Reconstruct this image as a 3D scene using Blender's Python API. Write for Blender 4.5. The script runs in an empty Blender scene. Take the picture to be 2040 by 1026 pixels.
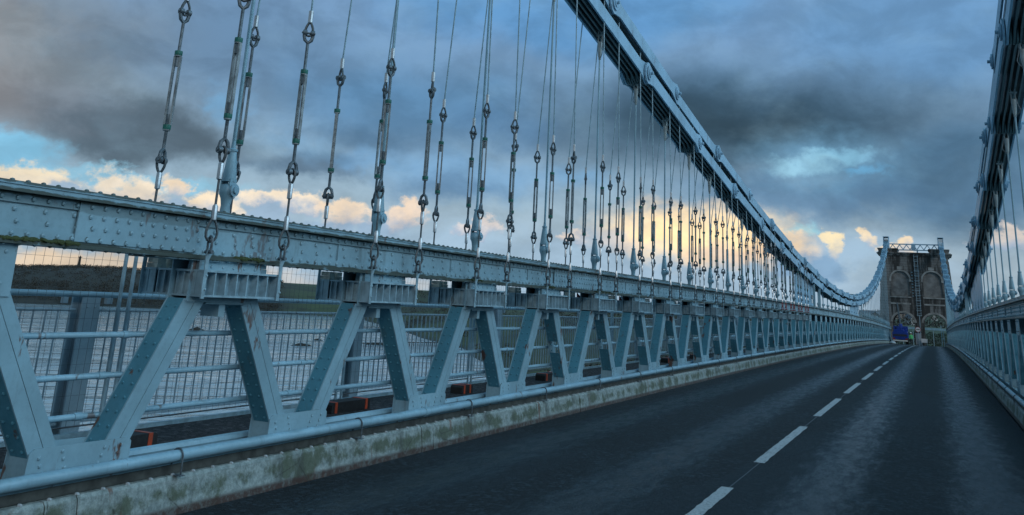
import bpy, bmesh, math, random
from mathutils import Vector, Matrix, noise
random.seed(7)
C = bpy.context.scene.collection
PI = math.pi
CAM_Z = 2.06
CC = 6.7e-5                      # camber of the deck
def zr(x): return -CC * x * x    # road surface
def zt(x, z): return CAM_Z + z + zr(x)   # height above eye level carried along the camber
XT = 178.0                       # front face of the far tower
P = 3.0                          # truss panel
X0L, X0R = 7.68, 7.68 - 1.29     # first node, left and right truss
YL, YR = 6.607, -1.96            # road-side planes of the trusses

# ------------------------------------------------------------------ mesh helpers
class MB:
    def __init__(s): s.v = []; s.f = []; s.m = []; s.mi = 0
    def add(s, vs, fs):
        o = len(s.v); s.v += [tuple(v) for v in vs]
        s.f += [tuple(i + o for i in f) for f in fs]; s.m += [s.mi] * len(fs)
    def box(s, x0, x1, y0, y1, z0, z1):
        s.add([(x0,y0,z0),(x1,y0,z0),(x1,y1,z0),(x0,y1,z0),(x0,y0,z1),(x1,y0,z1),(x1,y1,z1),(x0,y1,z1)],
              [(0,3,2,1),(4,5,6,7),(0,1,5,4),(1,2,6,5),(2,3,7,6),(3,0,4,7)])
    def prism(s, pts, a0, a1, axis='y'):
        n = len(pts)
        def mk(p, a): return {'y': (p[0], a, p[1]), 'x': (a, p[0], p[1]), 'z': (p[0], p[1], a)}[axis]
        s.add([mk(p, a0) for p in pts] + [mk(p, a1) for p in pts],
              [tuple(range(n))[::-1], tuple(range(n, 2*n))] + [(i, (i+1) % n, n + (i+1) % n, n + i) for i in range(n)])
    def cyl(s, a, b, r, n=8, r2=None, cap=True):
        a = Vector(a); b = Vector(b); d = (b - a).normalized()
        u = d.orthogonal().normalized(); w = d.cross(u)
        r2 = r if r2 is None else r2
        vs = []
        for c, rr in ((a, r), (b, r2)):
            for i in range(n):
                t = 2*PI*i/n; vs.append(c + rr*(math.cos(t)*u + math.sin(t)*w))
        fs = [(i, (i+1) % n, n + (i+1) % n, n + i) for i in range(n)]
        if cap: fs += [tuple(range(n))[::-1], tuple(range(n, 2*n))]
        s.add(vs, fs)
    def tube(s, pts, r, n=6, closed=False):
        pts = [Vector(p) for p in pts]; k = len(pts)
        vs = []; up = None
        for i, p in enumerate(pts):
            if closed: d = pts[(i+1) % k] - pts[i-1]
            else: d = pts[min(i+1, k-1)] - pts[max(i-1, 0)]
            d.normalize()
            if up is None: up = d.orthogonal().normalized()
            u = (up - up.dot(d)*d).normalized(); up = u; w = d.cross(u)
            for j in range(n):
                t = 2*PI*j/n; vs.append(p + r*(math.cos(t)*u + math.sin(t)*w))
        fs = []
        for i in range(k if closed else k-1):
            for j in range(n):
                a = i*n; b = ((i+1) % k)*n
                fs.append((a+j, a+(j+1) % n, b+(j+1) % n, b+j))
        if not closed: fs += [tuple(range(n))[::-1], tuple(range((k-1)*n, k*n))]
        s.add(vs, fs)
    def lathe(s, prof, n=12, c=(0,0,0)):   # prof: (r, z)
        vs = []
        for r, z in prof:
            for i in range(n):
                t = 2*PI*i/n; vs.append((c[0]+r*math.cos(t), c[1]+r*math.sin(t), c[2]+z))
        k = len(prof)
        fs = [(i*n+j, i*n+(j+1) % n, (i+1)*n+(j+1) % n, (i+1)*n+j) for i in range(k-1) for j in range(n)]
        fs += [tuple(range(n))[::-1], tuple(range((k-1)*n, k*n))]
        s.add(vs, fs)
    def rivet(s, c, d, r=.02):              # domed head, d = direction it points
        c = Vector(c); d = Vector(d).normalized(); u = d.orthogonal().normalized(); w = d.cross(u)
        vs = []
        for rr, h in ((1, 0), (.75, .5)):
            for i in range(6):
                t = PI*i/3; vs.append(c + r*(rr*(math.cos(t)*u + math.sin(t)*w) + h*d))
        vs.append(c + d*r*.75)
        fs = [(i, (i+1) % 6, 6+(i+1) % 6, 6+i) for i in range(6)] + [(6+i, 6+(i+1) % 6, 12) for i in range(6)]
        s.add(vs, fs)
    def sweep(s, sec, xs, zf):              # sec: (y, z) polygon carried along stations xs
        n = len(sec); vs = []
        for x in xs:
            for y, z in sec: vs.append((x, y, z + zf(x)))
        k = len(xs)
        fs = [(i*n+j, i*n+(j+1) % n, (i+1)*n+(j+1) % n, (i+1)*n+j) for i in range(k-1) for j in range(n)]
        fs += [tuple(range(n))[::-1], tuple(range((k-1)*n, k*n))]
        s.add(vs, fs)
    def mesh(s, name, mats, smooth=False):
        me = bpy.data.meshes.new(name); me.from_pydata(s.v, [], s.f)
        if not isinstance(mats, (list, tuple)): mats = [mats]
        for m in mats: me.materials.append(m)
        if len(mats) > 1: me.polygons.foreach_set('material_index', s.m)
        bm = bmesh.new(); bm.from_mesh(me); bmesh.ops.recalc_face_normals(bm, faces=bm.faces); bm.to_mesh(me); bm.free()
        if smooth:
            me.polygons.foreach_set('use_smooth', [True]*len(me.polygons))
            me.set_sharp_from_angle(angle=math.radians(38))
        me.update(); return me
    def build(s, name, mats, parent=None, smooth=False):
        return link(name, s.mesh(name, mats, smooth), parent)
def link(name, me, parent=None, loc=(0,0,0), rz=0, scale=None):
    o = bpy.data.objects.new(name, me); C.objects.link(o)
    if parent: o.parent = parent
    o.location = loc; o.rotation_euler.z = rz
    if scale: o.scale = scale
    return o
def tag(o, label, cat, group=None):
    o['label'] = label; o['category'] = cat
    if group: o['group'] = group
    return o
def thing(name, label, cat, loc=(0,0,0), group=None, rz=0):
    o = bpy.data.objects.new(name, None); C.objects.link(o); o.location = loc; o.rotation_euler.z = rz
    o.empty_display_size = .2
    return tag(o, label, cat, group)
def struct(o): o['kind'] = 'structure'; return o
def stuff(o): o['kind'] = 'stuff'; return o
def dup_children(src, dst):
    for ch in src.children:
        c = ch.copy(); C.objects.link(c); c.parent = dst
        for g in ch.children:
            d = g.copy(); C.objects.link(d); d.parent = c
ORD = ('first second third fourth fifth sixth seventh eighth ninth tenth eleventh twelfth thirteenth fourteenth fifteenth sixteenth '
       'seventeenth eighteenth nineteenth twentieth').split()
def ordn(n):
    if n <= 20: return ORD[n-1]
    t = ['', '', 'twent', 'thirt', 'fort', 'fift', 'sixt'][n // 10]
    return t + 'ieth' if n % 10 == 0 else t + 'y-' + ORD[n % 10 - 1]

# ------------------------------------------------------------------ materials
def lin(c): return tuple(((v/255+.055)/1.055)**2.4 if v > 10 else v/255/12.92 for v in c)
class NT:
    def __init__(s, nt): s.nt = nt
    def n(s, t, **k):
        nd = s.nt.nodes.new(t)
        for a, b in k.items(): setattr(nd, a, b)
        return nd
    def l(s, a, b): s.nt.links.new(a, b)
    def put(s, sock, v):
        if isinstance(v, bpy.types.NodeSocket): s.l(v, sock)
        elif isinstance(v, (tuple, list)) and len(v) == 3 and sock.type == 'RGBA': sock.default_value = (*v, 1)
        else: sock.default_value = v
    def math(s, op, a, b=None, c=None, clamp=False):
        nd = s.n('ShaderNodeMath', operation=op, use_clamp=clamp)
        s.put(nd.inputs[0], a)
        if b is not None: s.put(nd.inputs[1], b)
        if c is not None: s.put(nd.inputs[2], c)
        return nd.outputs[0]
    def mix(s, f, a, b, blend='MIX'):
        nd = s.n('ShaderNodeMix', data_type='RGBA', blend_type=blend)
        s.put(nd.inputs[0], f); s.put(nd.inputs[6], a); s.put(nd.inputs[7], b); return nd.outputs[2]
    def step(s, v, a, b, lo=0., hi=1.):
        nd = s.n('ShaderNodeMapRange', interpolation_type='SMOOTHSTEP')
        s.put(nd.inputs[0], v); nd.inputs[1].default_value = a; nd.inputs[2].default_value = b
        nd.inputs[3].default_value = lo; nd.inputs[4].default_value = hi; return nd.outputs[0]
    def noise(s, vec, scale, detail=3, rough=.55, dist=0.):
        nd = s.n('ShaderNodeTexNoise'); s.l(vec, nd.inputs['Vector'])
        nd.inputs['Scale'].default_value = scale; nd.inputs['Detail'].default_value = detail
        nd.inputs['Roughness'].default_value = rough; nd.inputs['Distortion'].default_value = dist
        return nd.outputs[0]
    def mapv(s, vec, sc=(1,1,1), loc=(0,0,0), rot=(0,0,0)):
        nd = s.n('ShaderNodeMapping'); s.l(vec, nd.inputs[0]); nd.inputs['Scale'].default_value = sc
        nd.inputs['Location'].default_value = loc; nd.inputs['Rotation'].default_value = rot; return nd.outputs[0]
def newmat(name):
    m = bpy.data.materials.new(name); m.use_nodes = True
    t = NT(m.node_tree); b = m.node_tree.nodes['Principled BSDF']
    pos = t.n('ShaderNodeNewGeometry').outputs['Position']
    return m, t, b, pos
def bump(t, b, h, strength=.3, dist=.01):
    nd = t.n('ShaderNodeBump'); nd.inputs['Strength'].default_value = strength; nd.inputs['Distance'].default_value = dist
    t.l(h, nd.inputs['Height']); t.l(nd.outputs[0], b.inputs['Normal'])
def basic(name, col, rough=.6, metal=0., var=.15, sc=6, bumpn=0):
    m, t, b, pos = newmat(name)
    n = t.noise(pos, sc, 4)
    d = tuple(c*(1-var) for c in col); e = tuple(min(1, c*(1+var)) for c in col)
    t.put(b.inputs['Base Color'], t.mix(t.step(n, .3, .7), d, e))
    b.inputs['Roughness'].default_value = rough; b.inputs['Metallic'].default_value = metal
    if bumpn: bump(t, b, t.noise(pos, sc*6, 3), .3, bumpn)
    return m
def paint(name, col, rust=.6, moss=0., rough=.42, lines=()):
    m, t, b, pos = newmat(name)
    n = t.noise(pos, 1.3, 5, .6)
    c = t.mix(t.step(n, .3, .72), tuple(v*.8 for v in col), tuple(v*1.12 for v in col))
    fine = t.noise(pos, 22, 4, .65)
    c = t.mix(t.step(fine, .45, .75, 0, .3), c, tuple(v*.6 for v in col))
    streak = t.noise(t.mapv(pos, (7, 7, .9)), 1, 4, .6)          # run-off stains
    c = t.mix(t.step(streak, .58, .78, 0, .38), c, (.075, .085, .075))
    spots = t.noise(t.mapv(pos, (3.3, 3.3, 1.1), (3, 1, 7)), 1.6, 5, .62)
    gate = t.noise(pos, .9, 2)
    rm = t.math('MULTIPLY', t.step(spots, .605, .66), t.step(gate, .42, .52))
    if lines:                                       # grime and moss caught on the ledges of the girder
        zz = t.n('ShaderNodeSeparateXYZ'); t.l(pos, zz.inputs[0])
        hz = t.math('MULTIPLY_ADD', t.math('MULTIPLY', zz.outputs[0], zz.outputs[0]), CC, zz.outputs[2])
        gn = t.noise(t.mapv(pos, (2.5, 2.5, 6)), 1.4, 6, .68)
        for z0, wd, st in lines:
            bd = t.step(t.math('ABSOLUTE', t.math('SUBTRACT', hz, z0)), .0, wd, 1, 0)
            c = t.mix(t.math('MULTIPLY', t.step(t.math('ADD', gn, t.math('MULTIPLY', bd, .28)), .52, .68), t.math('MULTIPLY', t.step(bd, 0, .25), st)), c, (.035, .042, .024))
    c = t.mix(t.math('MULTIPLY', rm, rust), c, (.10, .036, .014))
    if moss:
        up = t.n('ShaderNodeSeparateXYZ'); t.l(t.n('ShaderNodeNewGeometry').outputs['Normal'], up.inputs[0])
        mm = t.math('MULTIPLY', t.step(up.outputs[2], .3, .8), t.step(t.noise(pos, 2.2, 5, .65), .42, .62))
        c = t.mix(t.math('MULTIPLY', mm, moss), c, (.035, .042, .018))
    t.put(b.inputs['Base Color'], c)
    t.put(b.inputs['Roughness'], t.step(fine, .3, .8, rough-.06, rough+.2))
    bump(t, b, fine, .12, .004)
    return m
BLUE = (.245, .395, .465)
M = {}
M['paint'] = paint('weathered_blue_paint', BLUE, .9, .9)
M['chord'] = paint('girder_paint', BLUE, .55, .9, .42, ((2.665, .035, .9), (2.285, .05, .9), (2.745, .03, .8), (2.60, .06, .35)))
M['paint_dark'] = paint('web_paint', (.10, .20, .25), .9, .3)
M['chain'] = paint('chain_paint', (.28, .465, .60), .35, .4)
M['chain_inner'] = paint('shaded_chain_paint', (.07, .12, .13), .3, .2)  # inner bars: shade under the chain put into a darker colour
M['rail'] = paint('rail_paint', (.25, .42, .51), .7, .3, .38)
M['parapet'] = paint('parapet_paint', (.31, .42, .48), .4, .3)
M['white_rod'] = paint('rod_paint', (.25, .42, .50), .25, .2)
M['galv'] = basic('galvanised_steel', (.27, .40, .46), .45, .1, .22, 9)
M['frame'] = paint('frame_paint', (.15, .26, .31), .35, 0, .4)
M['rope'] = basic('steel_wire_rope', (.10, .12, .13), .5, .5, .25, 60)
M['fit'] = basic('dark_forged_steel', (.12, .15, .17), .48, .45, .3, 25)
M['ferrule'] = basic('bright_ferrule', (.5, .53, .55), .34, .8, .15, 20)
M['body'] = basic('turnbuckle_body', (.24, .27, .28), .5, .2, .35, 14)
M['green'] = basic('green_band', (.01, .13, .10), .5, 0, .2, 20)
M['red'] = basic('red_paint', (.30, .02, .015), .5, 0, .2, 10)
M['wood'] = basic('packing_timber', (.62, .57, .48), .8, 0, .3, 12, .01)
M['black'] = basic('black_rubber', (.014, .015, .016), .7, 0, .3, 20)
M['orange'] = basic('orange_reflector', (.50, .07, .025), .5, 0, .2, 12)
M['mesh'] = basic('mesh_wire', (.12, .13, .14), .5, .5, .15, 5)
M['blue_lorry'] = basic('blue_lorry_paint', (.012, .045, .26), .3, 0, .15, 3)
M['hivis'] = basic('hi_vis_cloth', (.12, .62, .22), .8, 0, .12, 10)
M['skin'] = basic('skin', (.42, .24, .17), .6, 0, .08, 10)
M['navy'] = basic('dark_trousers', (.03, .035, .05), .9, 0, .2, 12)
M['white'] = basic('white_plastic', (.72, .72, .70), .4, 0, .06, 8)
M['glass'] = basic('dark_glass', (.02, .025, .03), .08, 0, .1, 2)
M['signwhite'] = basic('sign_white', (.70, .70, .70), .4, 0, .06, 4)
M['cabinet'] = basic('grey_cabinet', (.34, .38, .40), .5, 0, .1, 4)
M['cream'] = basic('cream_zinc', (.25, .31, .32), .5, .1, .2, 6)

def asphalt(name, base, wet):
    m, t, b, pos = newmat(name)
    n1 = t.noise(pos, .35, 4, .6); n2 = t.noise(pos, 20, 5, .8); n3 = t.noise(t.mapv(pos, (1.6, 5.5, 1)), 1, 6, .75)
    vo = t.n('ShaderNodeTexVoronoi'); t.l(pos, vo.inputs[0]); vo.inputs['Scale'].default_value = 21
    vs = t.n('ShaderNodeSeparateColor'); t.l(vo.outputs['Color'], vs.inputs[0])
    c = t.mix(t.step(n2, .36, .66), tuple(v*.35 for v in base), tuple(v*1.7 for v in base))
    c = t.mix(t.step(vs.outputs[0], .70, .92, 0, .9), c, tuple(v*3+.007 for v in base))        # pale stones in the surface
    c = t.mix(t.step(n1, .35, .7, 0, .5), c, tuple(v*.55 for v in base))
    pt = t.noise(t.mapv(pos, (.06, .35, 1), (4, 2, 0)), 1, 2, .4)
    c = t.mix(t.step(pt, .55, .57, 0, .45), c, tuple(v*1.9 for v in base))                           # older patch repairs
    t.put(b.inputs['Base Color'], c)
    sp = t.n('ShaderNodeSeparateXYZ'); t.l(pos, sp.inputs[0])
    # wheel tracks polished by traffic stay wetter than the rest
    w = None
    for y in (-.55, 1.35, 3.55, 5.45):
        g = t.step(t.math('ABSOLUTE', t.math('SUBTRACT', sp.outputs[1], y)), .0, 1.0, 1, 0)
        w = g if w is None else t.math('MAXIMUM', w, g)
    wetm = t.math('ADD', t.math('MULTIPLY', w, .70), t.math('MULTIPLY', t.step(n3, .34, .7), .30))
    t.put(b.inputs['Roughness'], t.step(wetm, .3, .95, .84, .78-wet))
    b.inputs['Specular IOR Level'].default_value = .36
    bump(t, b, t.math('ADD', n2, t.math('MULTIPLY', vs.outputs[0], .6)), 1., .03)
    return m
M['road'] = asphalt('wet_asphalt', (.0075, .0125, .0165), .50)
M['foot'] = asphalt('footway_asphalt', (.035, .034, .036), .2)
def lane_paint():
    m, t, b, pos = newmat('worn_road_paint')
    n = t.noise(pos, 30, 5, .75); n2 = t.noise(pos, 3, 4)
    c = t.mix(t.step(n2, .3, .7), (.36, .37, .37), (.50, .50, .49))
    t.put(b.inputs['Base Color'], t.mix(t.step(t.math('ADD', n, t.math('MULTIPLY', n2, .35)), .66, .82), c, (.05, .055, .06)))
    b.inputs['Roughness'].default_value = .5; bump(t, b, n, .5, .006); return m
M['lane'] = lane_paint()
def concrete():
    m, t, b, pos = newmat('mossy_concrete')
    n = t.noise(pos, 2.2, 6, .68); n2 = t.noise(pos, 16, 6, .75); n3 = t.noise(t.mapv(pos, (3.1, 3, .5)), 1, 6, .72)
    sp = t.n('ShaderNodeSeparateXYZ'); t.l(pos, sp.inputs[0])
    hz = t.math('MULTIPLY_ADD', t.math('MULTIPLY', sp.outputs[0], sp.outputs[0]), CC, sp.outputs[2])
    c = t.mix(t.step(n2, .3, .7), (.14, .18, .178), (.33, .385, .37))
    mm = t.math('ADD', n, t.step(t.math('ABSOLUTE', t.math('SUBTRACT', hz, .17)), 0, .16, .09, -.06))
    c = t.mix(t.step(mm, .48, .62, 0, .8), c, (.050, .066, .028))
    c = t.mix(t.step(n3, .50, .68, 0, .6), c, (.040, .045, .038))
    rs = t.noise(t.mapv(pos, (2.6, 2, .5), (5, 2, 9)), 1.7, 5, .62)
    c = t.mix(t.step(rs, .60, .70, 0, .8), c, (.14, .055, .03))
    c = t.mix(t.math('MULTIPLY', t.step(hz, .03, .085, 1, 0), t.step(n2, .35, .55, .35, .95)), c, (.055, .026, .020))
    cr = t.n('ShaderNodeTexVoronoi', feature='DISTANCE_TO_EDGE'); t.l(t.mapv(pos, (.9, .9, 1.4)), cr.inputs[0]); cr.inputs['Scale'].default_value = 1.3
    c = t.mix(t.math('MULTIPLY', t.step(cr.outputs[0], .0, .012, 1, 0), t.step(n, .45, .55, 0, .7)), c, (.02, .022, .02))
    t.put(b.inputs['Base Color'], c); b.inputs['Roughness'].default_value = .7
    bump(t, b, t.math('ADD', n2, n), .6, .016); return m
M['kerb'] = concrete()
def stone():
    m, t, b, pos = newmat('weathered_masonry')
    br = t.n('ShaderNodeTexBrick'); sp = t.n('ShaderNodeSeparateXYZ'); t.l(pos, sp.inputs[0])
    cb = t.n('ShaderNodeCombineXYZ'); t.l(t.math('ADD', sp.outputs[1], sp.outputs[0]), cb.inputs[0]); t.l(sp.outputs[2], cb.inputs[1])
    t.l(cb.outputs[0], br.inputs[0])
    br.inputs['Color1'].default_value = (.205, .202, .194, 1); br.inputs['Color2'].default_value = (.168, .165, .158, 1)
    br.inputs['Mortar'].default_value = (.085, .08, .074, 1); br.inputs['Scale'].default_value = 1
    br.inputs['Mortar Size'].default_value = .03; br.inputs['Brick Width'].default_value = 1.2; br.inputs['Row Height'].default_value = .45
    n = t.noise(pos, .45, 6, .65); st = t.noise(t.mapv(pos, (1, 1.2, .16)), 1.2, 5, .65)
    c = t.mix(t.step(n, .4, .7, 0, .6), br.outputs[0], (.24, .235, .225))
    cen = t.step(t.math('ABSOLUTE', t.math('SUBTRACT', sp.outputs[1], 2.3)), 4.0, 4.8, .10, -.05)
    c = t.mix(t.step(t.math('ADD', st, cen), .50, .66, 0, .9), c, (.026, .025, .023))
    pier = t.step(t.math('ABSOLUTE', t.math('SUBTRACT', sp.outputs[1], 2.2)), .4, 1.1, 1, 0)
    c = t.mix(t.math('MULTIPLY', pier, t.step(n, .3, .6, .25, .8)), c, (.018, .0175, .017))
    t.put(b.inputs['Base Color'], c); b.inputs['Roughness'].default_value = .85
    bump(t, b, br.outputs[1], .5, -.02); return m
M['stone'] = stone()
M['stone_pale'] = basic('pale_dressed_stone', (.27, .265, .25), .85, 0, .35, .9, .01)
M['stone_panel'] = basic('cleaner_stone_panel', (.20, .197, .19), .85, 0, .3, 1.2, .01)
def water():
    m, t, b, pos = newmat('tidal_water')
    t.put(b.inputs['Base Color'], (.30, .40, .44)); b.inputs['Roughness'].default_value = .05
    b.inputs['IOR'].default_value = 1.33
    rp = t.mapv(pos, rot=(0, 0, -.82))
    w1 = t.noise(t.mapv(rp, (.30, .07, 1)), 1, 4, .6); w2 = t.noise(t.mapv(rp, (.045, .010, 1)), 1, 4, .6); w3 = t.noise(t.mapv(rp, (.012, .0035, 1)), 1, 3, .6)
    h = t.math('ADD', t.math('MULTIPLY', t.math('MULTIPLY', w1, t.step(w3, .42, .6, .25, 1.3)), .5), t.math('MULTIPLY', w2, 2.6))
    b.inputs['Specular Tint'].default_value = (.72, .90, 1, 1)
    bump(t, b, h, 1., .8); return m
M['water'] = water()
def land():
    m, t, b, pos = newmat('fields_and_scrub')
    vor = t.n('ShaderNodeTexVoronoi'); t.l(t.mapv(pos, (.008, .004, .0)), vor.inputs[0]); vor.inputs['Scale'].default_value = 1
    vs = t.n('ShaderNodeSeparateColor'); t.l(vor.outputs['Color'], vs.inputs[0])
    c = t.mix(vs.outputs[0], (.030, .052, .021), (.062, .082, .032))
    n = t.noise(pos, .012, 5, .6)
    c = t.mix(t.step(n, .5, .62), c, (.030, .034, .020))
    c = t.mix(t.step(t.noise(pos, .25, 5, .7), .4, .8, 0, .5), c, (.02, .022, .014))
    sp = t.n('ShaderNodeSeparateXYZ'); t.l(pos, sp.inputs[0])
    c = t.mix(t.step(sp.outputs[2], -30.2, -28, 1, 0), c, (.03, .031, .026))
    wd = t.step(t.math('ADD', t.math('SUBTRACT', sp.outputs[1], t.math('MULTIPLY', sp.outputs[0], .74)), t.math('MULTIPLY', t.noise(pos, .01, 4), 120)), 40, 110)
    c = t.mix(wd, c, (.026, .025, .019))
    t.put(b.inputs['Base Color'], c); b.inputs['Roughness'].default_value = .95; return m
M['land'] = land()
def leaf(name, a, c2):
    m, t, b, pos = newmat(name)
    t.put(b.inputs['Base Color'], t.mix(t.step(t.noise(pos, .12, 4, .7), .3, .7), a, c2)); b.inputs['Roughness'].default_value = .9
    return m
M['wood_far'] = leaf('winter_woodland', (.028, .028, .024), (.058, .050, .038))
M['hedge'] = leaf('hedge_leaves', (.010, .018, .007), (.026, .042, .014))
M['moss'] = leaf('moss_clumps', (.018, .026, .008), (.05, .065, .018))
M['render_white'] = basic('white_render', (.58, .58, .57), .8, 0, .08, .6)
M['render_pink'] = basic('buff_render', (.36, .31, .28), .8, 0, .1, .6)
M['slate'] = basic('slate_roof', (.10, .10, .115), .6, 0, .2, .7)
M['rock'] = basic('weedy_rock', (.022, .022, .018), .8, 0, .4, .5)

# ------------------------------------------------------------------ setting
def floatrange(a, b, d):
    n = max(1, round((b-a)/d)); return [a + (b-a)*i/n for i in range(n+1)]
XS = floatrange(-12, XT+1, 3.0)
mb = MB(); mb.sweep([(-1.55, 0), (6.42, 0), (6.42, -.35), (-1.55, -.35)], floatrange(-12, 330, 3), zr)
struct(mb.build('road', M['road']))
mb = MB(); mb.sweep([(6.9, .44), (8.42, .44), (8.42, .3), (6.9, .3)], XS, zr)
struct(mb.build('footway', M['foot']))
mb = MB(); mb.sweep([(-2.25, .44), (-3.8, .44), (-3.8, .3), (-2.25, .3)], XS, zr)
struct(mb.build('footway', M['foot']))
mb = MB()                                                       # steel deck carrying the road
mb.sweep([(-3.7, .28), (-3.7, -.1), (-1.5, -.9), (6.4, -.9), (8.3, -.1), (8.3, .28), (6.8, .28), (6.8, -.36), (-2.1, -.36), (-2.1, .28)], XS, zr)
struct(mb.build('bridge_deck', M['paint_dark']))

mb = MB()
for k in range(-1, 22):
    a = 14.4 - 7.42 + 7.42*k; b_ = a + 5.2
    if b_ > XT - 8: break
    xs = floatrange(a, b_, .12); vs = []
    for x in xs:
        vs += [(x, 2.32 + random.uniform(-.008, .008), zr(x)+.005), (x, 2.47 + random.uniform(-.008, .008), zr(x)+.005)]
    mb.add(vs, [(2*i, 2*i+2, 2*i+3, 2*i+1) for i in range(len(xs)-1)])
struct(mb.build('lane_markings', M['lane']))
mb = MB()                                                       # tarred joint between the dashes
for k in range(-1, 22):
    a = 14.4 - 7.42 + 7.42*k + 5.2; b_ = a + 2.22
    xs = floatrange(a, b_, .37); vs = []
    for x in xs:
        j = random.uniform(-.004, .004); vs += [(x, 2.375+j, zr(x)+.003), (x, 2.39+j, zr(x)+.003)]
    mb.add(vs, [(2*i, 2*i+2, 2*i+3, 2*i+1) for i in range(len(xs)-1)])
struct(mb.build('road_joint', basic('tar_seal', (.05, .055, .06), .5, 0, .2, 20)))

def kerb(y, s):
    mb = MB(); x = -6.0; k = 0; rnd = random.Random(3)
    while x < XT:
        L = 5.75 if k % 2 == 0 else .32
        xs = floatrange(x, min(x+L-.012, XT), .5)
        o = rnd.uniform(-.006, .006)
        sec = [(y+s*(0+o), -.05), (y+s*(.0+o), .06), (y+s*(.03+o), .285), (y+s*(.055+o), .315), (y+s*.30, .322), (y+s*.30, -.05)]
        mb.sweep(sec, xs, zr)
        x += L; k += 1
    struct(mb.build('kerb', M['kerb'], smooth=False))
    mb = MB()                                                   # steel edge angle with bolt heads lying on the kerb
    mb.sweep([(y+s*.10, .3235), (y+s*.10, .40), (y+s*.115, .40), (y+s*.115, .338), (y+s*.3, .338), (y+s*.3, .3235)], floatrange(-6, XT, 3), zr)
    for i in range(int((XT+6)/.27)):
        xx = -6 + .27*i
        if xx > 75: break
        mb.mi = 1; mb.lathe([(.022, 0), (.02, .010), (.012, .016)], 6, (xx, y+s*.066, zr(xx)+.316))
    return mb.build('kerb_angle', [M['black_steel'], M['cabinet']])
M['black_steel'] = basic('dirty_steel', (.055, .06, .055), .7, .2, .4, 8)
o = kerb(6.47, 1); tag(o, 'dark steel edging angle with bolt heads along the left kerb', 'steel edging')
o = kerb(-1.61, -1); tag(o, 'dark steel edging angle along the right-hand kerb', 'steel edging')

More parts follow.
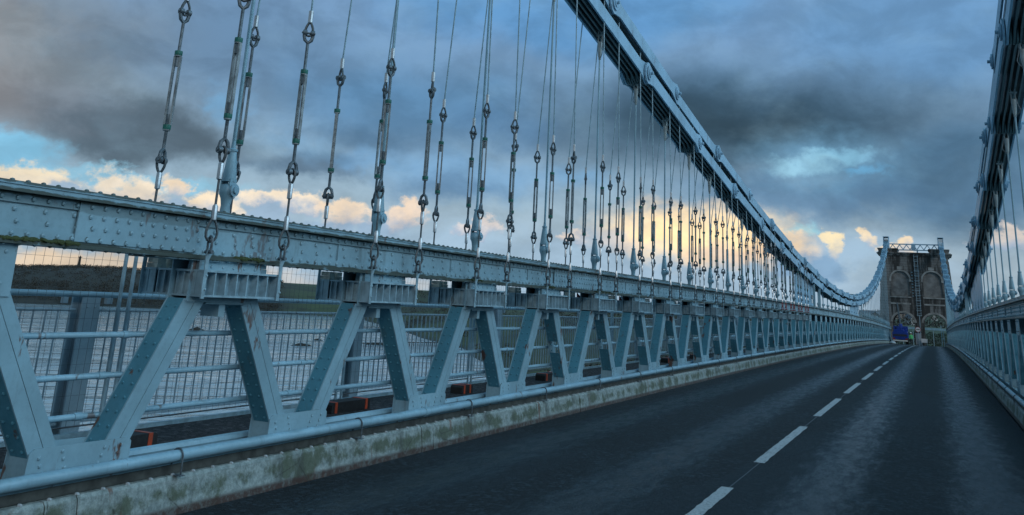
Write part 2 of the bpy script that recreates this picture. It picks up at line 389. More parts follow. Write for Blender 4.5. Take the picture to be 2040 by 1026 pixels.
# ------------------------------------------------------------------ trusses
def truss(side):
    left = side > 0
    Y = YL if left else YR; X0 = X0L if left else X0R
    i0, i1 = (-2, 56) if left else (1, 56)
    D = lambda d: Y + side*d
    root = thing('lattice_girder', 'long pale blue riveted lattice girder along the left edge of the road' if left else
                 'pale blue riveted lattice girder along the right edge of the road', 'bridge girder', (0, 0, 0), 'lattice girders')
    xa = -6 if left else 3
    xs = floatrange(xa, XT, 3)
    zf = lambda x: zt(x, 0)
    def sw(mb, d0, d1, z0, z1, xs=xs): mb.sweep([(D(d0), z0), (D(d1), z0), (D(d1), z1), (D(d0), z1)], xs, zf)
    mb = MB()
    sw(mb, .018, .22, .24, .60)                       # web box
    sw(mb, .0, .0175, .242, .325); sw(mb, .0, .0175, .522, .598)       # flange angles
    sw(mb, .2205, .236, .242, .325)
    sw(mb, -.075, .31, .602, .625); sw(mb, -.06, .295, .627, .655); sw(mb, -.07, .305, .657, .685)   # cover plates
    sw(mb, -.065, .30, .205, .238)
    spl = []
    a = 5.72
    while a < XT:
        w = 1.45 if a < 10 else 2.9
        b_ = a + w
        if b_ > xa + 1 and a < XT - 4:
            sw(mb, -.014, -.0005, .262, .592, floatrange(max(a, xa), min(b_, XT), 1.5)); spl.append((a, b_))
            sw(mb, -.05, .29, .19, .204, floatrange(max(a+.9, xa), min(b_+.4, XT), 1.5))
        a += 14.6 if a > 10 else 11.2
    # stiffening straps
    for k in range(int(XT/3)):
        xx = X0 + 3*k - 1.05
        if xx < xa or xx > XT-1 or any(s0-.1 < xx < s1+.1 for s0, s1 in spl): continue
        z0 = zf(xx); mb.box(xx-.0, xx+.018, min(D(-.004), D(.02)), max(D(-.004), D(.02)), z0+.327, z0+.52)
    face = (0, -side, 0)
    x = xa + .1; lim = 70 if left else 62
    if not left: x = 18
    k = 0
    while x < lim:
        z0 = zf(x); sp = any(s0 <= x <= s1 for s0, s1 in spl)
        d = -.0145 if sp else -.0005
        r = .024
        for zz in (.56, .285): mb.rivet((x, D(d), z0+zz), face, r)
        if sp or k % 2 == 0:
            dd = d if sp else .0175
            for j, zz in enumerate((.475, .38)): mb.rivet((x + (.04 if j else 0), D(dd), z0+zz), face, r)
        if k % 1 == 0:
            mb.rivet((x+.03, D(-.045), z0+.685), (0, 0, 1), .024)
            mb.rivet((x+.03, D(.25), z0+.685), (0, 0, 1), .024)
        if x < 40: mb.rivet((x+.06, D(-.04), z0+.205), (0, 0, -1), .022)
        x += .145 if x < 40 else .2; k += 1
    mb.build('top_chord', M['chord'], root)
    mb = MB(); sw(mb, .02, .215, -1.86, -1.665); sw(mb, -.02, .25, -1.664, -1.645)
    mb.build('bottom_chord', M['paint'], root)
    # diagonals: one mesh for each direction, copied
    def diagonal(sg, slots=False):
        mb = MB(); mb.mi = 0; n0, n1 = sg*.40, sg*1.10; w = .142
        zt_, zb_ = -.17, -1.50
        ex = n1 + (n1-n0)*.118
        def px(t): return n0 + (ex-n0)*t, zt_ + (zb_-zt_)*t
        (ax, az), (bx, bz) = px(0), px(1)
        for d0, d1 in ((0, .016), (.216, .232)):
            for u0, u1 in ((-w, .012), (.019, w)):
                mb.prism([(ax+u0, az), (ax+u1, az), (bx+u1, bz), (bx+u0, bz)], Y+side*d0, Y+side*d1)
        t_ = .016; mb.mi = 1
        for e in (-1, 1):
            if sg < 0 or not slots: segs = [(0, 1)]
            else: segs = [(0, .40), (.62, 1)] if e > 0 else [(0, .44), (.60, 1)]
            for s0, s1 in segs:
                (p, pz), (q, qz) = px(s0), px(s1)
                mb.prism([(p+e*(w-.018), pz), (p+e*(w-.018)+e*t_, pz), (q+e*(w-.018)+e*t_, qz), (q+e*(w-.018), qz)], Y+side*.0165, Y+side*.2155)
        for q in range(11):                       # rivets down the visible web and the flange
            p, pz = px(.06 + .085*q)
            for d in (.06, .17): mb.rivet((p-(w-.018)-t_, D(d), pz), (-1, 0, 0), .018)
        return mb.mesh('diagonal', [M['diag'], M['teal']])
    for sg in (-1, 1):
        me_near = diagonal(sg); me_far = diagonal(sg, True); rest = MB()
        for i in range(i0, i1):
            x = X0 + 3*i
            me = me_near if i < 3 or not left else me_far
            if i - i0 < 50:
                link('diagonal', me, root, (x, 0, zt(x, 0)))
            else:
                rest.mi = 0; rest.add([(v.co.x + x, v.co.y, v.co.z + zt(x, 0)) for v in me.vertices], [tuple(p.vertices) for p in me.polygons])
        if rest.v: stuff(rest.build('far_diagonals', M['diag'], root))
    mb = MB()                                          # gusset plate at a bottom node
    for d0, d1 in ((-.013, -.001), (.233, .245)):
        mb.prism([(-.535, -1.64), (.535, -1.64), (.535, -1.40), (.50, -1.365), (-.47, -1.355), (-.515, -1.39)], Y+side*d0, Y+side*d1)
    mb.box(-.50, -.485, min(D(0), D(.232)), max(D(0), D(.232)), -1.64, -1.38)
    for (gx, gz) in [(-.42,-1.43),(-.40,-1.49),(-.37,-1.55),(-.20,-1.40),(-.18,-1.46),(-.155,-1.53),(.42,-1.42),(.39,-1.48),(.36,-1.54),(.24,-1.42),(.215,-1.48),(.19,-1.54)]:
        mb.rivet((gx, D(-.013), gz), face, .019)
    me = mb.mesh('gusset_plate', M['paint'])
    for i in range(i0, i1):
        x = X0 + 3*i + 1.5
        if x < XT - 1: link('gusset_plate', me, root, (x, 0, zt(x, 0)))
    mb = MB()                                          # short post between the diagonals and the chord
    mb.prism([(-.53, -.2), (.53, -.2), (.52, .204), (-.52, .204)], Y-side*.012, Y+side*.0)
    mb.prism([(-.53, -.2), (.53, -.2), (.52, .204), (-.52, .204)], Y+side*.233, Y+side*.245)
    mb.box(-.045, .045, min(D(.001), D(.232)), max(D(.001), D(.232)), -.34, .204)
    for rx in (-.42, -.25, -.08, .08, .25, .42):
        for rz in (-.1, .14): mb.rivet((rx, D(-.012), rz), face, .018)
    me = mb.mesh('apex_post', M['paint'])
    for i in range(i0, i1):
        x = X0 + 3*i; link('apex_post', me, root, (x, 0, zt(x, 0)))
    for z in (-.52, -.87, -1.2):
        mb = MB()
        for i in range(i0, i1):
            x = X0 + 3*i
            of = -.40 - .783*((-.17 - z)/1.33)
            xa_, xb_ = x + of + .06, x + 3 + of - .10
            pts = [(xa_, D(.30), zt(xa_, z)), (xa_+1.2, D(.30), zt(xa_+1.2, z)), (xb_-.16, D(.30), zt(xb_-.16, z)), (xb_-.06, D(.29), zt(xb_, z)), (xb_+.03, D(.24), zt(xb_, z))]
            mb.tube(pts, .027, 12)
            mb.cyl((xb_-.26, D(.30), zt(xb_-.26, z)), (xb_-.18, D(.30), zt(xb_-.18, z)), .034, 12)
        mb.build('guard_rail', M['rail'], root, True)
    return root
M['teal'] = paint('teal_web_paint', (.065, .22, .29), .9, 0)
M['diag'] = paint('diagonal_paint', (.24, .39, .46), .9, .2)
truss(1); truss(-1)

def pipe(y, s, label):
    root = thing('service_pipe', label, 'pipe')
    xs = floatrange(-6, XT-1, 3)
    mb = MB(); mb.tube([(x, y, zt(x, -1.575)) for x in xs], .052, 10)
    for x in xs[2::4]: mb.cyl((x-.05, y, zt(x-.05, -1.575)), (x+.05, y, zt(x+.05, -1.575)), .06, 10)
    mb.build('pipe_run', M['rail'], root, True)
    mb = MB(); pts = []
    for k in range(9):
        t = PI*k/8; pts.append((0, -.062*math.cos(t), .062*math.sin(t)))
    mb.tube([(0, -.062, -.16)] + pts + [(0, .062, -.16)], .009, 6)
    mb.box(-.03, .03, -.09, .09, -.168, -.16)
    me = mb.mesh('pipe_clamp', M['fit'], True)
    x = 7.25 - 6.1
    while x < XT-3:
        link('pipe_clamp', me, root, (x, y, zt(x, -1.575))); x += 3.05
pipe(6.52, 1, 'pale blue pipe clamped along the top of the left kerb')
pipe(-1.66, -1, 'pale blue pipe clamped along the top of the right-hand kerb')
for y, z, r, lab in ((6.98, -1.60, .05, 'blue-grey service pipe between the left girder and the footway'),
                     (6.89, -1.70, .035, 'thin lower service pipe tucked behind the foot of the left girder')):
    mb = MB(); xs = floatrange(-6, XT-1, 3); mb.tube([(x, y, zt(x, z)) for x in xs], r, 8)
    for x in xs: mb.cyl((x-.04, y, zt(x-.04, z)), (x+.04, y, zt(x+.04, z)), r+.012, 8)
    tag(mb.build('duct_pipe', M['rail'], None, True), lab, 'pipe')

# ------------------------------------------------------------------ chains
def zup(x): return CAM_Z + 1.62 + (x-88)**2*(.00112 if x < 88 else .00137)
def zlo(x): return zup(x) - .55
XSAD = 181.0
def chain(side, upper):
    left = side > 0
    yc = 6.745 if left else -2.10
    off = 0 if left else -1.29
    first = X0L + off + (3*2 - 18 if upper else 3*1 - 12)
    f = zup if upper else zlo
    pos = ('higher' if upper else 'lower', 'left' if left else 'right-hand')
    root = thing('suspension_chain', '%s tier of the pale blue eyebar chain on the %s side of the road' % pos, 'bridge chain', (0, 0, 0), 'eyebar suspension chains')
    pins = []; x = first
    while x < XSAD - 2: pins.append(x); x += 6.0
    pins.append(XSAD)
    for k in range(len(pins)-1):
        a = Vector((pins[k], 0, f(pins[k]))); b = Vector((pins[k+1], 0, f(pins[k+1])))
        L = (b-a).length; ang = math.atan2(b.z-a.z, b.x-a.x); R = .29; h = .17
        pts = []
        sweep_ = math.asin(min(1, h/R)); ext = math.radians(22)
        for j in range(9):                        # head at the far end
            t = -(PI - sweep_ - ext) + 2*(PI - sweep_ - ext)*j/8; pts.append((L + R*math.cos(t), R*math.sin(t)))
        pts.append((L - R - .22, h)); pts.append((R + .22, h))
        for j in range(9):
            t = sweep_ + ext + (2*PI - 2*(sweep_+ext))*j/8; pts.append((R*math.cos(t), R*math.sin(t)))
        pts.append((R + .22, -h)); pts.append((L - R - .22, -h))
        ca, sa = math.cos(ang), math.sin(ang)
        pw = [(a.x + p*ca - q*sa, a.z + p*sa + q*ca) for p, q in pts]
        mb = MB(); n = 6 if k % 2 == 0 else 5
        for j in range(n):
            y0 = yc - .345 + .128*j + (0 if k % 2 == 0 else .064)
            mb.mi = 0 if j in (0, n-1) or pins[k] > 92 else 1  # shade-darkened colour on inner bars of the near half only
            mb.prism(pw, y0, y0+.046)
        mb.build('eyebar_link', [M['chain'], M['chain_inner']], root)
    mb = MB()
    mb.cyl((0, -.36, 0), (0, .36, 0), .10, 12)
    for e in (-1, 1):
        mb.cyl((0, e*.352, 0), (0, e*.385, 0), .19, 16); mb.cyl((0, e*.385, 0), (0, e*.405, 0), .12, 14)
        mb.cyl((0, e*.405, 0), (0, e*.47, 0), .042, 8)
    me = mb.mesh('chain_pin', M['chain'], True)
    for x in pins[1:-1]: link('chain_pin', me, root, (x, yc, f(x)))
for s in (1, -1):
    for u in (True, False): chain(s, u)

# ------------------------------------------------------------------ hanger rods
mb = MB()                                            # eye standing on the chord, fork and tapered socket
mb.lathe([(.055, -.24), (.048, -.13), (.06, -.06), (.082, -.01), (.086, .035), (.066, .085), (.04, .10)], 14)
me_eye = mb.mesh('hanger_eye', M['white_rod'], True)
mb = MB(); mb.cyl((0, -.10, .03), (0, .05, .03), .055, 12); mb.cyl((0, -.125, .03), (0, .06, .03), .036, 10)
mb.cyl((0, -.101, .03), (0, -.092, .03), .068, 14)
me_pin = mb.mesh('hanger_pin', M['rail'], True)
mb = MB(); mb.lathe([(.074, .12), (.076, .15), (.054, .34), (.040, .44), (.050, .445), (.050, .465), (.026, .475), (.022, .54)], 14)
for e in (-1, 1): mb.box(-.05, .05, e*.056-.01, e*.056+.01, -.02, .15)
me_sock = mb.mesh('lower_socket', M['white_rod'], True)
mb = MB(); mb.lathe([(.024, -.50), (.030, -.49), (.030, -.44), (.038, -.435), (.060, -.12), (.060, -.08), (.04, -.06)], 12)
for e in (-1, 1): mb.box(-.04, .04, e*.045-.01, e*.045+.01, -.08, .18)
mb.cyl((0, -.09, .10), (0, .09, .10), .03, 8)
me_usock = mb.mesh('upper_socket', M['cream'], True)
mb = MB(); mb.cyl((0, 0, 0), (0, 0, 1), .021, 8, cap=False); me_rod = mb.mesh('rod', M['white_rod'], True)
mb = MB(); mb.tube([(.02,0,-.47),(.10,.02,-.40),(.13,.03,-.33),(.09,.0,-.2),(.06,0,-.05)], .008, 5); me_wire = mb.mesh('earth_wire', M['fit'])
for left in (True, False):
    n = 0
    yc = 6.745 if left else -2.115
    for i in range(0 if left else 5, 56):
        x = (X0L if left else X0R) + 3*i
        zb = zt(x, .905); ztop = zlo(x) - .34
        if x > XT - 3: break
        n += 1
        short = ztop - zb < 1.15
        lab = ('%s pale hanger rod of the left chain, counting from the left edge of the photo' if left else
               '%s pale hanger rod of the right chain, counting from the right edge of the photo') % ordn(n)
        r = thing('hanger_rod', lab, 'hanger', (x, yc, zb), 'hanger rods below the chains')
        link('hanger_eye', me_eye, r); link('hanger_pin', me_pin, r)
        if short:
            H = max(.25, ztop + .25 - zb)
            link('rod', me_rod, r, (0, 0, .1), 0, (1.6, 1.6, H))
        else:
            link('lower_socket', me_sock, r)
            us = link('upper_socket', me_usock, r, (0, 0, ztop - zb), random.uniform(-.3, .3))
            if x < 45: link('earth_wire', me_wire, us, (0, 0, 0), random.uniform(0, 6))
            link('rod', me_rod, r, (0, 0, .5), 0, (1, 1, ztop - zb - .49 - .5))

# ------------------------------------------------------------------ clamp frames and wire-rope hangers
NF = 17
def ibeam_x(mb, x0, x1, d0, d1, Y=YL):     # along the road
    y0, y1 = Y+d0, Y+d1; ym = (y0+y1)/2 + .02
    mb.box(x0, x1, y0, y1, .085, .105); mb.box(x0, x1, y0, y1, -.150, -.130); mb.box(x0, x1, ym-.008, ym+.008, -.1295, .0845)
    n = 7
    for k in range(n+1):
        xx = x0 + .015 + (x1-x0-.03)*k/n
        for a, b in ((y0+.006, ym-.0085), (ym+.0085, y1-.006)): mb.box(xx-.007, xx+.007, a, b, -.1295, .0845)
def ibeam_y(mb, x0, x1, d0, d1, Y=YL):
    xm = x0 + .045
    mb.box(x0, x1, Y+d0, Y+d1, .085, .105); mb.box(x0, x1, Y+d0, Y+d1, -.150, -.130); mb.box(xm-.008, xm+.008, Y+d0, Y+d1, -.1295, .0845)
    n = 5
    for k in range(n+1):
        yy = Y+d0 + .02 + (d1-d0-.04)*k/n
        for a, b in ((x0+.006, xm-.0085), (xm+.0085, x1-.006)): mb.box(a, b, yy-.007, yy+.007, -.1295, .0845)
parts_f = []
mb = MB(); ibeam_x(mb, -.53, .63, -.155, .012); parts_f.append(('long_beam', mb.mesh('long_beam', M['galv'])))
mb = MB(); ibeam_x(mb, -.53, .63, .47, .62); parts_f.append(('long_beam', mb.mesh('long_beam', M['galv'])))
for a, b in ((-.515, -.36), (.45, .605)):
    mb = MB(); ibeam_y(mb, a, b, .013, .469); parts_f.append(('cross_beam', mb.mesh('cross_beam', M['galv'])))
me_bracket = []
for d in (-.165, .635):
    for x in (-.545, .61):
        mb = MB()
        if d < 0: mb.prism([(x-.012, -.165), (x+.035, -.165), (x+.035, .20), (x+.06, .25), (x+.05, .30), (x+.012, .31), (x-.012, .25)], YL+d-.012, YL+d+.0)
        else: mb.prism([(x-.012, -.155), (x+.035, -.155), (x+.035, .11), (x+.04, .28), (x+.03, .30), (x-.0, .30), (x-.006, .28), (x-.012, .11)], YL+d-.012, YL+d+.0)
        for z in (-.08, .05): mb.rivet((x+.03, YL+d-.012, z), (0, -1, 0), .016)
        parts_f.append(('bracket_plate', mb.mesh('bracket_plate', M['galv'])))
for k, (x, d) in enumerate(((-.44, .56), (-.44, .02), (-.27, .56), (.53, .56), (.53, .06))):
    mb = MB(); w = .06
    mb.box(x-w, x+w, YL+d-.07, YL+d+.07, .106, .152); mb.box(x-w+.006, x+w-.004, YL+d-.066, YL+d+.068, .154, .2035)
    parts_f.append(('packing_block', mb.mesh('packing_block', M['wood'] if k in (0, 2) else M['frame'])))
mb = MB()                                     # jack pad between frame and girder apex
mb.box(-.30, .30, YL-.02, YL+.255, -.22, -.201)
parts_f.append(('bearing_pad', mb.mesh('bearing_pad', M['frame'])))

def ring(cx, cz, rx, rz, n=14): return [(cx + rx*math.sin(2*PI*k/n), 0, cz + rz*math.cos(2*PI*k/n)) for k in range(n)]
def tear(c, h, w, up=True, n=14):
    pts = []
    for k in range(n):
        t = 2*PI*k/n; z = (1-math.cos(t))/2; x = w*math.sin(t)*(1-.55*z)
        pts.append((x, 0, c + (h*z if up else -h*z)))
    return pts
mesh_r = {}
mb = MB(); mb.tube(tear(.10, .22, .078, True), .0145, 6, True); mesh_r['t1'] = mb.mesh('thimble', M['rope'], True)
mb = MB()
mb.tube([(-.035, 0, 0), (-.04, 0, .08), (-.03, 0, .13), (0, 0, .15), (.03, 0, .13), (.04, 0, .08), (.035, 0, 0)], .014, 6); mb.cyl((-.07, 0, 0), (.07, 0, 0), .018, 8)
mesh_r['s1'] = mb.mesh('shackle', M['fit'], True)
mb = MB(); mb.lathe([(.018, .30), (.029, .31), (.027, .44), (.016, .46)], 8); mesh_r['f1'] = mb.mesh('ferrule', M['ferrule'], True)
mb = MB(); mb.cyl((0,0,.44), (0,0,.66), .013, 7); mesh_r['w1'] = mb.mesh('wire_rope', M['rope'], True)
mb = MB(); mb.lathe([(.016, .63), (.028, .64), (.028, .795), (.018, .81)], 8); mesh_r['f2'] = mb.mesh('ferrule', M['ferrule'], True)
mb = MB(); mb.tube(tear(.965, .165, .058, False), .015, 6, True); mesh_r['t2'] = mb.mesh('thimble', M['rope'], True)
def bow(z, sgn):
    mb = MB()
    mb.tube([(-.042, 0, z), (-.05, 0, z+sgn*.04), (-.038, 0, z+sgn*.085), (0, 0, z+sgn*.12), (.038, 0, z+sgn*.085), (.05, 0, z+sgn*.04), (.042, 0, z)], .021, 8)
    for e in (-1, 1): mb.cyl((e*.022, 0, z), (e*.066, 0, z), .036, 10)
    mb.cyl((-.075, 0, z), (.08, 0, z), .014, 6)
    return mb.mesh('shackle', M['fit'], True)
mesh_r['s2'] = bow(.93, 1); mesh_r['s3'] = bow(2.55, -1)
mb = MB(); mb.lathe([(.018, 1.05), (.018, 1.30), (.024, 1.31), (.024, 1.42)], 8); mesh_r['rod'] = mb.mesh('screw_rod', M['fit'], True)
mb = MB(); mb.lathe([(.024, 1.94), (.024, 2.05), (.018, 2.06), (.018, 2.43)], 8); mesh_r['rod2'] = mb.mesh('screw_rod', M['fit'], True)
mb = MB()
for e in (-1, 1): mb.box(e*.030-.011, e*.030+.011, -.018, .018, 1.30, 2.05)
mb.lathe([(.036, 1.24), (.04, 1.25), (.04, 1.30)], 10); mb.lathe([(.04, 2.05), (.04, 2.10), (.036, 2.11)], 10)
mesh_r['body'] = mb.mesh('turnbuckle', M['body'])
for nm, z in (('band', 1.255), ('band2', 2.06)):
    mb = MB(); mb.lathe([(.041, z), (.0425, z+.005), (.0425, z+.045), (.041, z+.05)], 10); mesh_r[nm] = mb.mesh('green_band', M['green'], True)
mb = MB(); mb.tube(tear(2.515, .165, .058, True), .015, 6, True); mesh_r['t3'] = mb.mesh('thimble', M['rope'], True)
mb = MB(); mb.lathe([(.018, 2.67), (.028, 2.68), (.028, 2.82), (.016, 2.83)], 8); mesh_r['f3'] = mb.mesh('ferrule', M['ferrule'], True)
mb = MB(); mb.cyl((0, 0, 0), (0, 0, 1), .0125, 6, cap=False); mesh_r['up'] = mb.mesh('wire_rope', M['galv'], True)
mesh_r['s1r'] = mesh_r['s1'].copy(); mesh_r['s1r'].materials.clear(); mesh_r['s1r'].materials.append(M['red'])
mesh_r['t1r'] = mesh_r['t1'].copy(); mesh_r['t1r'].materials.clear(); mesh_r['t1r'].materials.append(M['red'])

rg = random.Random(11)
for i in range(NF):
    x = X0L + 3*i + .03
    # node spacing of the frames follows the girder
    fr = thing('clamp_frame', 'galvanised clamp frame under the left girder, %s from the left edge of the photo' % ordn(i+1), 'steel frame', (x, 0, zt(x, 0)), 'clamp frames under the left girder')
    for nm, me in parts_f: link(nm, me, fr)
    for road in (True, False):
        for far in (False, True):
            xx = x + (.625 if far else -.525); yy = YL - .171 if road else YL + .629
            lab = '%s wire-rope hanger, %s end of the %s clamp frame from the left' % ('roadside' if road else 'waterside', 'far' if far else 'near', ordn(i+1))
            zb = zt(xx, .275); top = zup(xx) - zb - .05
            k = min(1., (top - .15)/2.95)
            r = thing('rope_hanger', lab, 'rope hanger', (xx, yy, zb), 'wire-rope hangers on the clamp frames')
            rot = rg.choice((0.1, .5, 1.2, 1.5, 2.0, 2.6)); zo = rg.uniform(-.05, .09) if k == 1 else 0
            redd = i >= 13
            link('shackle', mesh_r['s1r' if redd else 's1'], r, (0,0,0), 1.2)
            link('thimble', mesh_r['t1r' if redd else 't1'], r, (0,0,0), -.35)
            rope_len = .22 + zo
            link('ferrule', mesh_r['f1'], r)
            link('wire_rope', mesh_r['w1'], r, (0, 0, -.44*zo/.22), 0, (1, 1, 1+zo/.22))
            sc = (1, 1, k)
            zz = zo + (0 if k == 1 else .65*(1-k))
            link('ferrule', mesh_r['f2'], r, (0,0,zz), 0, sc); link('thimble', mesh_r['t2'], r, (0,0,zz), rot, sc)
            link('shackle', mesh_r['s2'], r, (0,0,zz), rot+1.4, sc); link('shackle', mesh_r['s3'], r, (0,0,zz), rot+.9, sc)
            link('screw_rod', mesh_r['rod'], r, (0,0,zz), rot, sc); link('screw_rod', mesh_r['rod2'], r, (0,0,zz), rot, sc)
            tb = link('turnbuckle', mesh_r['body'], r, (0,0,zz), rot, sc); link('green_band', mesh_r['band'], tb); link('green_band', mesh_r['band2'], tb)
            link('thimble', mesh_r['t3'], r, (0,0,zz), rot+.6, sc); link('ferrule', mesh_r['f3'], r, (0,0,zz), 0, sc)
            L = top - 2.81*k - zz
            if L > .08:
                u = link('wire_rope', mesh_r['up'], r, (0, 0, 2.81*k+zz), 0, (1, 1, L))
                tgt = (6.50 if road else 6.98) - yy          # leans slightly in to pass between the chain bars
                u.rotation_euler.x = -math.atan2(tgt, L) if L > 1 else 0
    if i in (4, 5):
        mb = MB(); mb.prism([(-.62, .10), (-.36, .10), (-.62, .20)], YL+.30, YL+.31)
        mb.build('red_bracket', M['red'], fr)

# moss growing on the lower flange of the left girder
def moss(x0, x1, n, label):
    mb = MB()
    for k in range(n*2):
        x = random.uniform(x0, x1); z = zt(x, .2380); y = YL + random.uniform(-.062, -.004)
        mb.rivet((x, y, z), (random.uniform(-.5, .5), random.uniform(-.9, .1), 1), random.uniform(.008, .024)*(1.7 if random.random() < .12 else 1))
    o = mb.build('moss', M['moss']); stuff(o); o['label'] = label; o['category'] = 'moss'
moss(5.0, 5.75, 240, 'dark moss on the girder flange at the left edge of the photo')
moss(7.75, 8.15, 130, 'dark moss on the girder flange above the first clamp frame')
moss(13.2, 13.7, 60, 'dark moss on the girder flange above the third clamp frame')
moss(16.5, 16.9, 90, 'dark moss on the girder flange above the fourth clamp frame')
moss(19.3, 20.4, 160, 'dark moss on the girder flange above the fifth clamp frame')

# ------------------------------------------------------------------ parapets, mesh fence, ballast
def parapet(Y, s, label, xa):
    root = thing('parapet_railing', label, 'railing', (0, 0, 0), 'footway railings')
    bay = 5.28; xs = []; x = 7.5 - 2*bay
    while x < XT - 1: xs.append(x); x += bay
    xs = [x for x in xs if x > xa]
    mb = MB()
    mb.box(-.115, .115, Y+s*.0, Y+s*.02, -1.66, -.235); mb.box(-.012, .012, min(Y+s*.0205, Y+s*.15), max(Y+s*.0205, Y+s*.15), -1.66, -.235)
    mb.box(-.115, .115, min(Y+s*.15, Y+s*.17), max(Y+s*.15, Y+s*.17), -1.66, -.235)
    for q in (-.05, .05): mb.rivet((q, Y-s*.0, -.33), (0, -s, 0), .014)
    mb.box(-.35, -.29, min(Y+s*.02, Y+s*.06), max(Y+s*.02, Y+s*.06), -.30, -.238); mb.box(.22, .30, min(Y+s*.02, Y+s*.06), max(Y+s*.02, Y+s*.06), -.30, -.238)
    me_post = mb.mesh('post', M['parapet'])
    mb = MB()
    x0, x1 = .13, bay-.13
    mb.cyl((x0, Y+s*.08, -.365), (x1, Y+s*.08, -.365), .017, 8); mb.box(x0, x1, Y+s*.08-.016, Y+s*.08+.016, -1.50, -1.475)
    n = 34
    for k in range(n):
        xx = x0 + .06 + (x1-x0-.12)*k/(n-1)
        mb.cyl((xx, Y+s*.08, -1.474), (xx, Y+s*.08, -.383), .0105, 6, cap=False)
    me_bal = mb.mesh('baluster_panel', M['parapet'], True)
    for x in xs:
        link('post', me_post, root, (x, 0, zt(x, 0)))
        if x + bay < XT: 
            o = link('baluster_panel', me_bal, root, (x, 0, zt(x, 0)))
            o.rotation_euler.y = -math.atan2(zr(x+bay)-zr(x), bay)
    mb = MB(); mb.tube([(x, Y+s*.085, zt(x, -.205)) for x in floatrange(xa, XT-1, 4)], .031, 10)
    mb.build('handrail', M['rail'], root, True)
    mb = MB(); mb.sweep([(Y-s*.05, -1.622), (Y+s*.0, -1.622), (Y+s*.0, -1.575), (Y-s*.05, -1.575)], floatrange(xa, XT-1, 3), lambda x: zt(x, 0))
    mb.build('toe_board', M['galv'], root)
    return root
parapet(8.22, 1, 'blue-grey footway railing with close upright bars, on the water side of the left girder', -5)
parapet(-3.6, -1, 'blue-grey footway railing beyond the right-hand girder', 12)

mb = MB(); W = 4.3; zb, ztp = -1.50, .46
for z in (zb, ztp): mb.cyl((.05, 0, z), (W-.05, 0, z), .010, 6)
for k in range(1, 40):
    xx = .05 + (W-.1)*k/40; mb.cyl((xx, 0, zb), (xx, 0, ztp), .0017, 4, cap=False)
for k in range(1, 13):
    z = zb + (ztp-zb)*k/13; mb.cyl((.05, -.004, z), (W-.05, -.004, z), .0017, 4, cap=False)
me_wires = mb.mesh('wire_infill', M['mesh'])
mb = MB(); mb.cyl((0, 0, -1.61), (0, 0, .62), .021, 8); me_tube = mb.mesh('upright_tube', M['galv'], True)
mb = MB()
for k in range(5): mb.box(-.03, W*0+.13, -.03, .03, -.62+.0*k, -.60)
me_clip = mb.mesh('coupler', M['galv'])
for k in range(9):
    x = 7.86 - 4.36 + 4.36*k
    r = thing('mesh_fence', '%s wire mesh fence panel in front of the footway railing, from the left' % ordn(k+1), 'fence panel', (x, 8.10, zt(x+2, 0)), 'wire mesh fence panels')
    link('wire_infill', me_wires, r); link('upright_tube', me_tube, r, (.04, 0, 0)); link('upright_tube', me_tube, r, (W-.04, 0, 0)); link('coupler', me_clip, r, (W-.05, 0, 0))

def block(x, y, L, label, double=True):
    r = thing('ballast_block', label, 'ballast block', (x, y, zt(x, -1.618)), 'ballast blocks on the footway')
    mb = MB(); h = .135
    mb.prism([(-L/2, 0), (L/2, 0), (L/2, h-.03), (L/2-.03, h), (-L/2+.03, h), (-L/2, h-.03)], -.11, .11); mb.build('block_body', M['black'], r)
    for e in ((-1, 1) if double else (1,)):
        mb = MB(); a = e*(L/2-.10)
        mb.box(a-.028, a+.028, -.114, .114, .0, h+.004); mb.build('orange_band', M['orange'], r)
block(7.27, 7.30, .80, 'black rubber ballast block with one orange band, behind the nearest girder foot', False)
block(11.55, 7.55, .95, 'long black ballast block with two orange bands, behind the second girder foot')
block(15.15, 7.55, .42, 'short black ballast block with orange bands, behind the third V of the girder')
block(19.3, 7.6, .8, 'black ballast block with orange bands, on the footway behind the fifth clamp frame')
block(23.9, 7.6, .8, 'black ballast block with orange bands, on the footway beneath the sixth clamp frame')
block(29.4, 7.6, .8, 'black ballast block with orange bands, on the footway beneath the eighth clamp frame')
block(33.2, 7.6, .8, 'black ballast block with orange bands, farthest of the row on the left footway')

# ------------------------------------------------------------------ midspan brackets with survey targets
M['target_w'] = basic('target_white', (.75, .75, .75), .5, 0, .03, 5)
def bracket(x0, x1, side, posts, label):
    left = side > 0; Y = 6.50 if left else -1.88
    r = thing('chain_bracket', label, 'chain bracket', (0, 0, 0), 'midspan chain brackets')
    xm = (x0+x1)/2; zb = zt(xm, .69); top = min(zlo(xm)-.12, zb+1.5)
    mb = MB()
    zc = zb + .55*(top-zb)
    mb.prism([(x0, zt(x0, .69)), (x1, zt(x1, .69)), (x1-.2, zlo(x1)-.1), (x0+1.2, zlo(x0+1.2)-.1), (x0+.3, zlo(x1)+.1)], Y+side*.2, Y+side*.25)
    for k in range(5): mb.rivet((x1-.35, Y+side*.2, zt(x1, .8)+.13*k), (0, -side, 0), .04)
    mb.build('plate', M['chain'], r)
    for px in posts:
        mb = MB(); mb.box(px-.07, px+.07, Y-.06, Y+.06, zt(px, .69), zup(px)+.15); mb.build('tie_post', M['white_rod'], r)
    mb = MB(); tx = x1 - 1.3; tz = zt(tx, .69)+.42; h = .24; yy = Y+side*.19
    for a in (0, 1):
        for b in (0, 1):
            mb.mi = (a+b) % 2
            mb.box(tx+(a-1)*h*2.4, tx+a*h*2.4, min(yy, yy+side*.01), max(yy, yy+side*.01), tz+(b-1)*h, tz+b*h)
    mb.build('survey_target', [M['target_w'], M['black']], r)
bracket(53, 62.4, 1, (60.2, 63.2), 'pale blue plate with chequered target and two posts, tying the left chain, nearer of two')
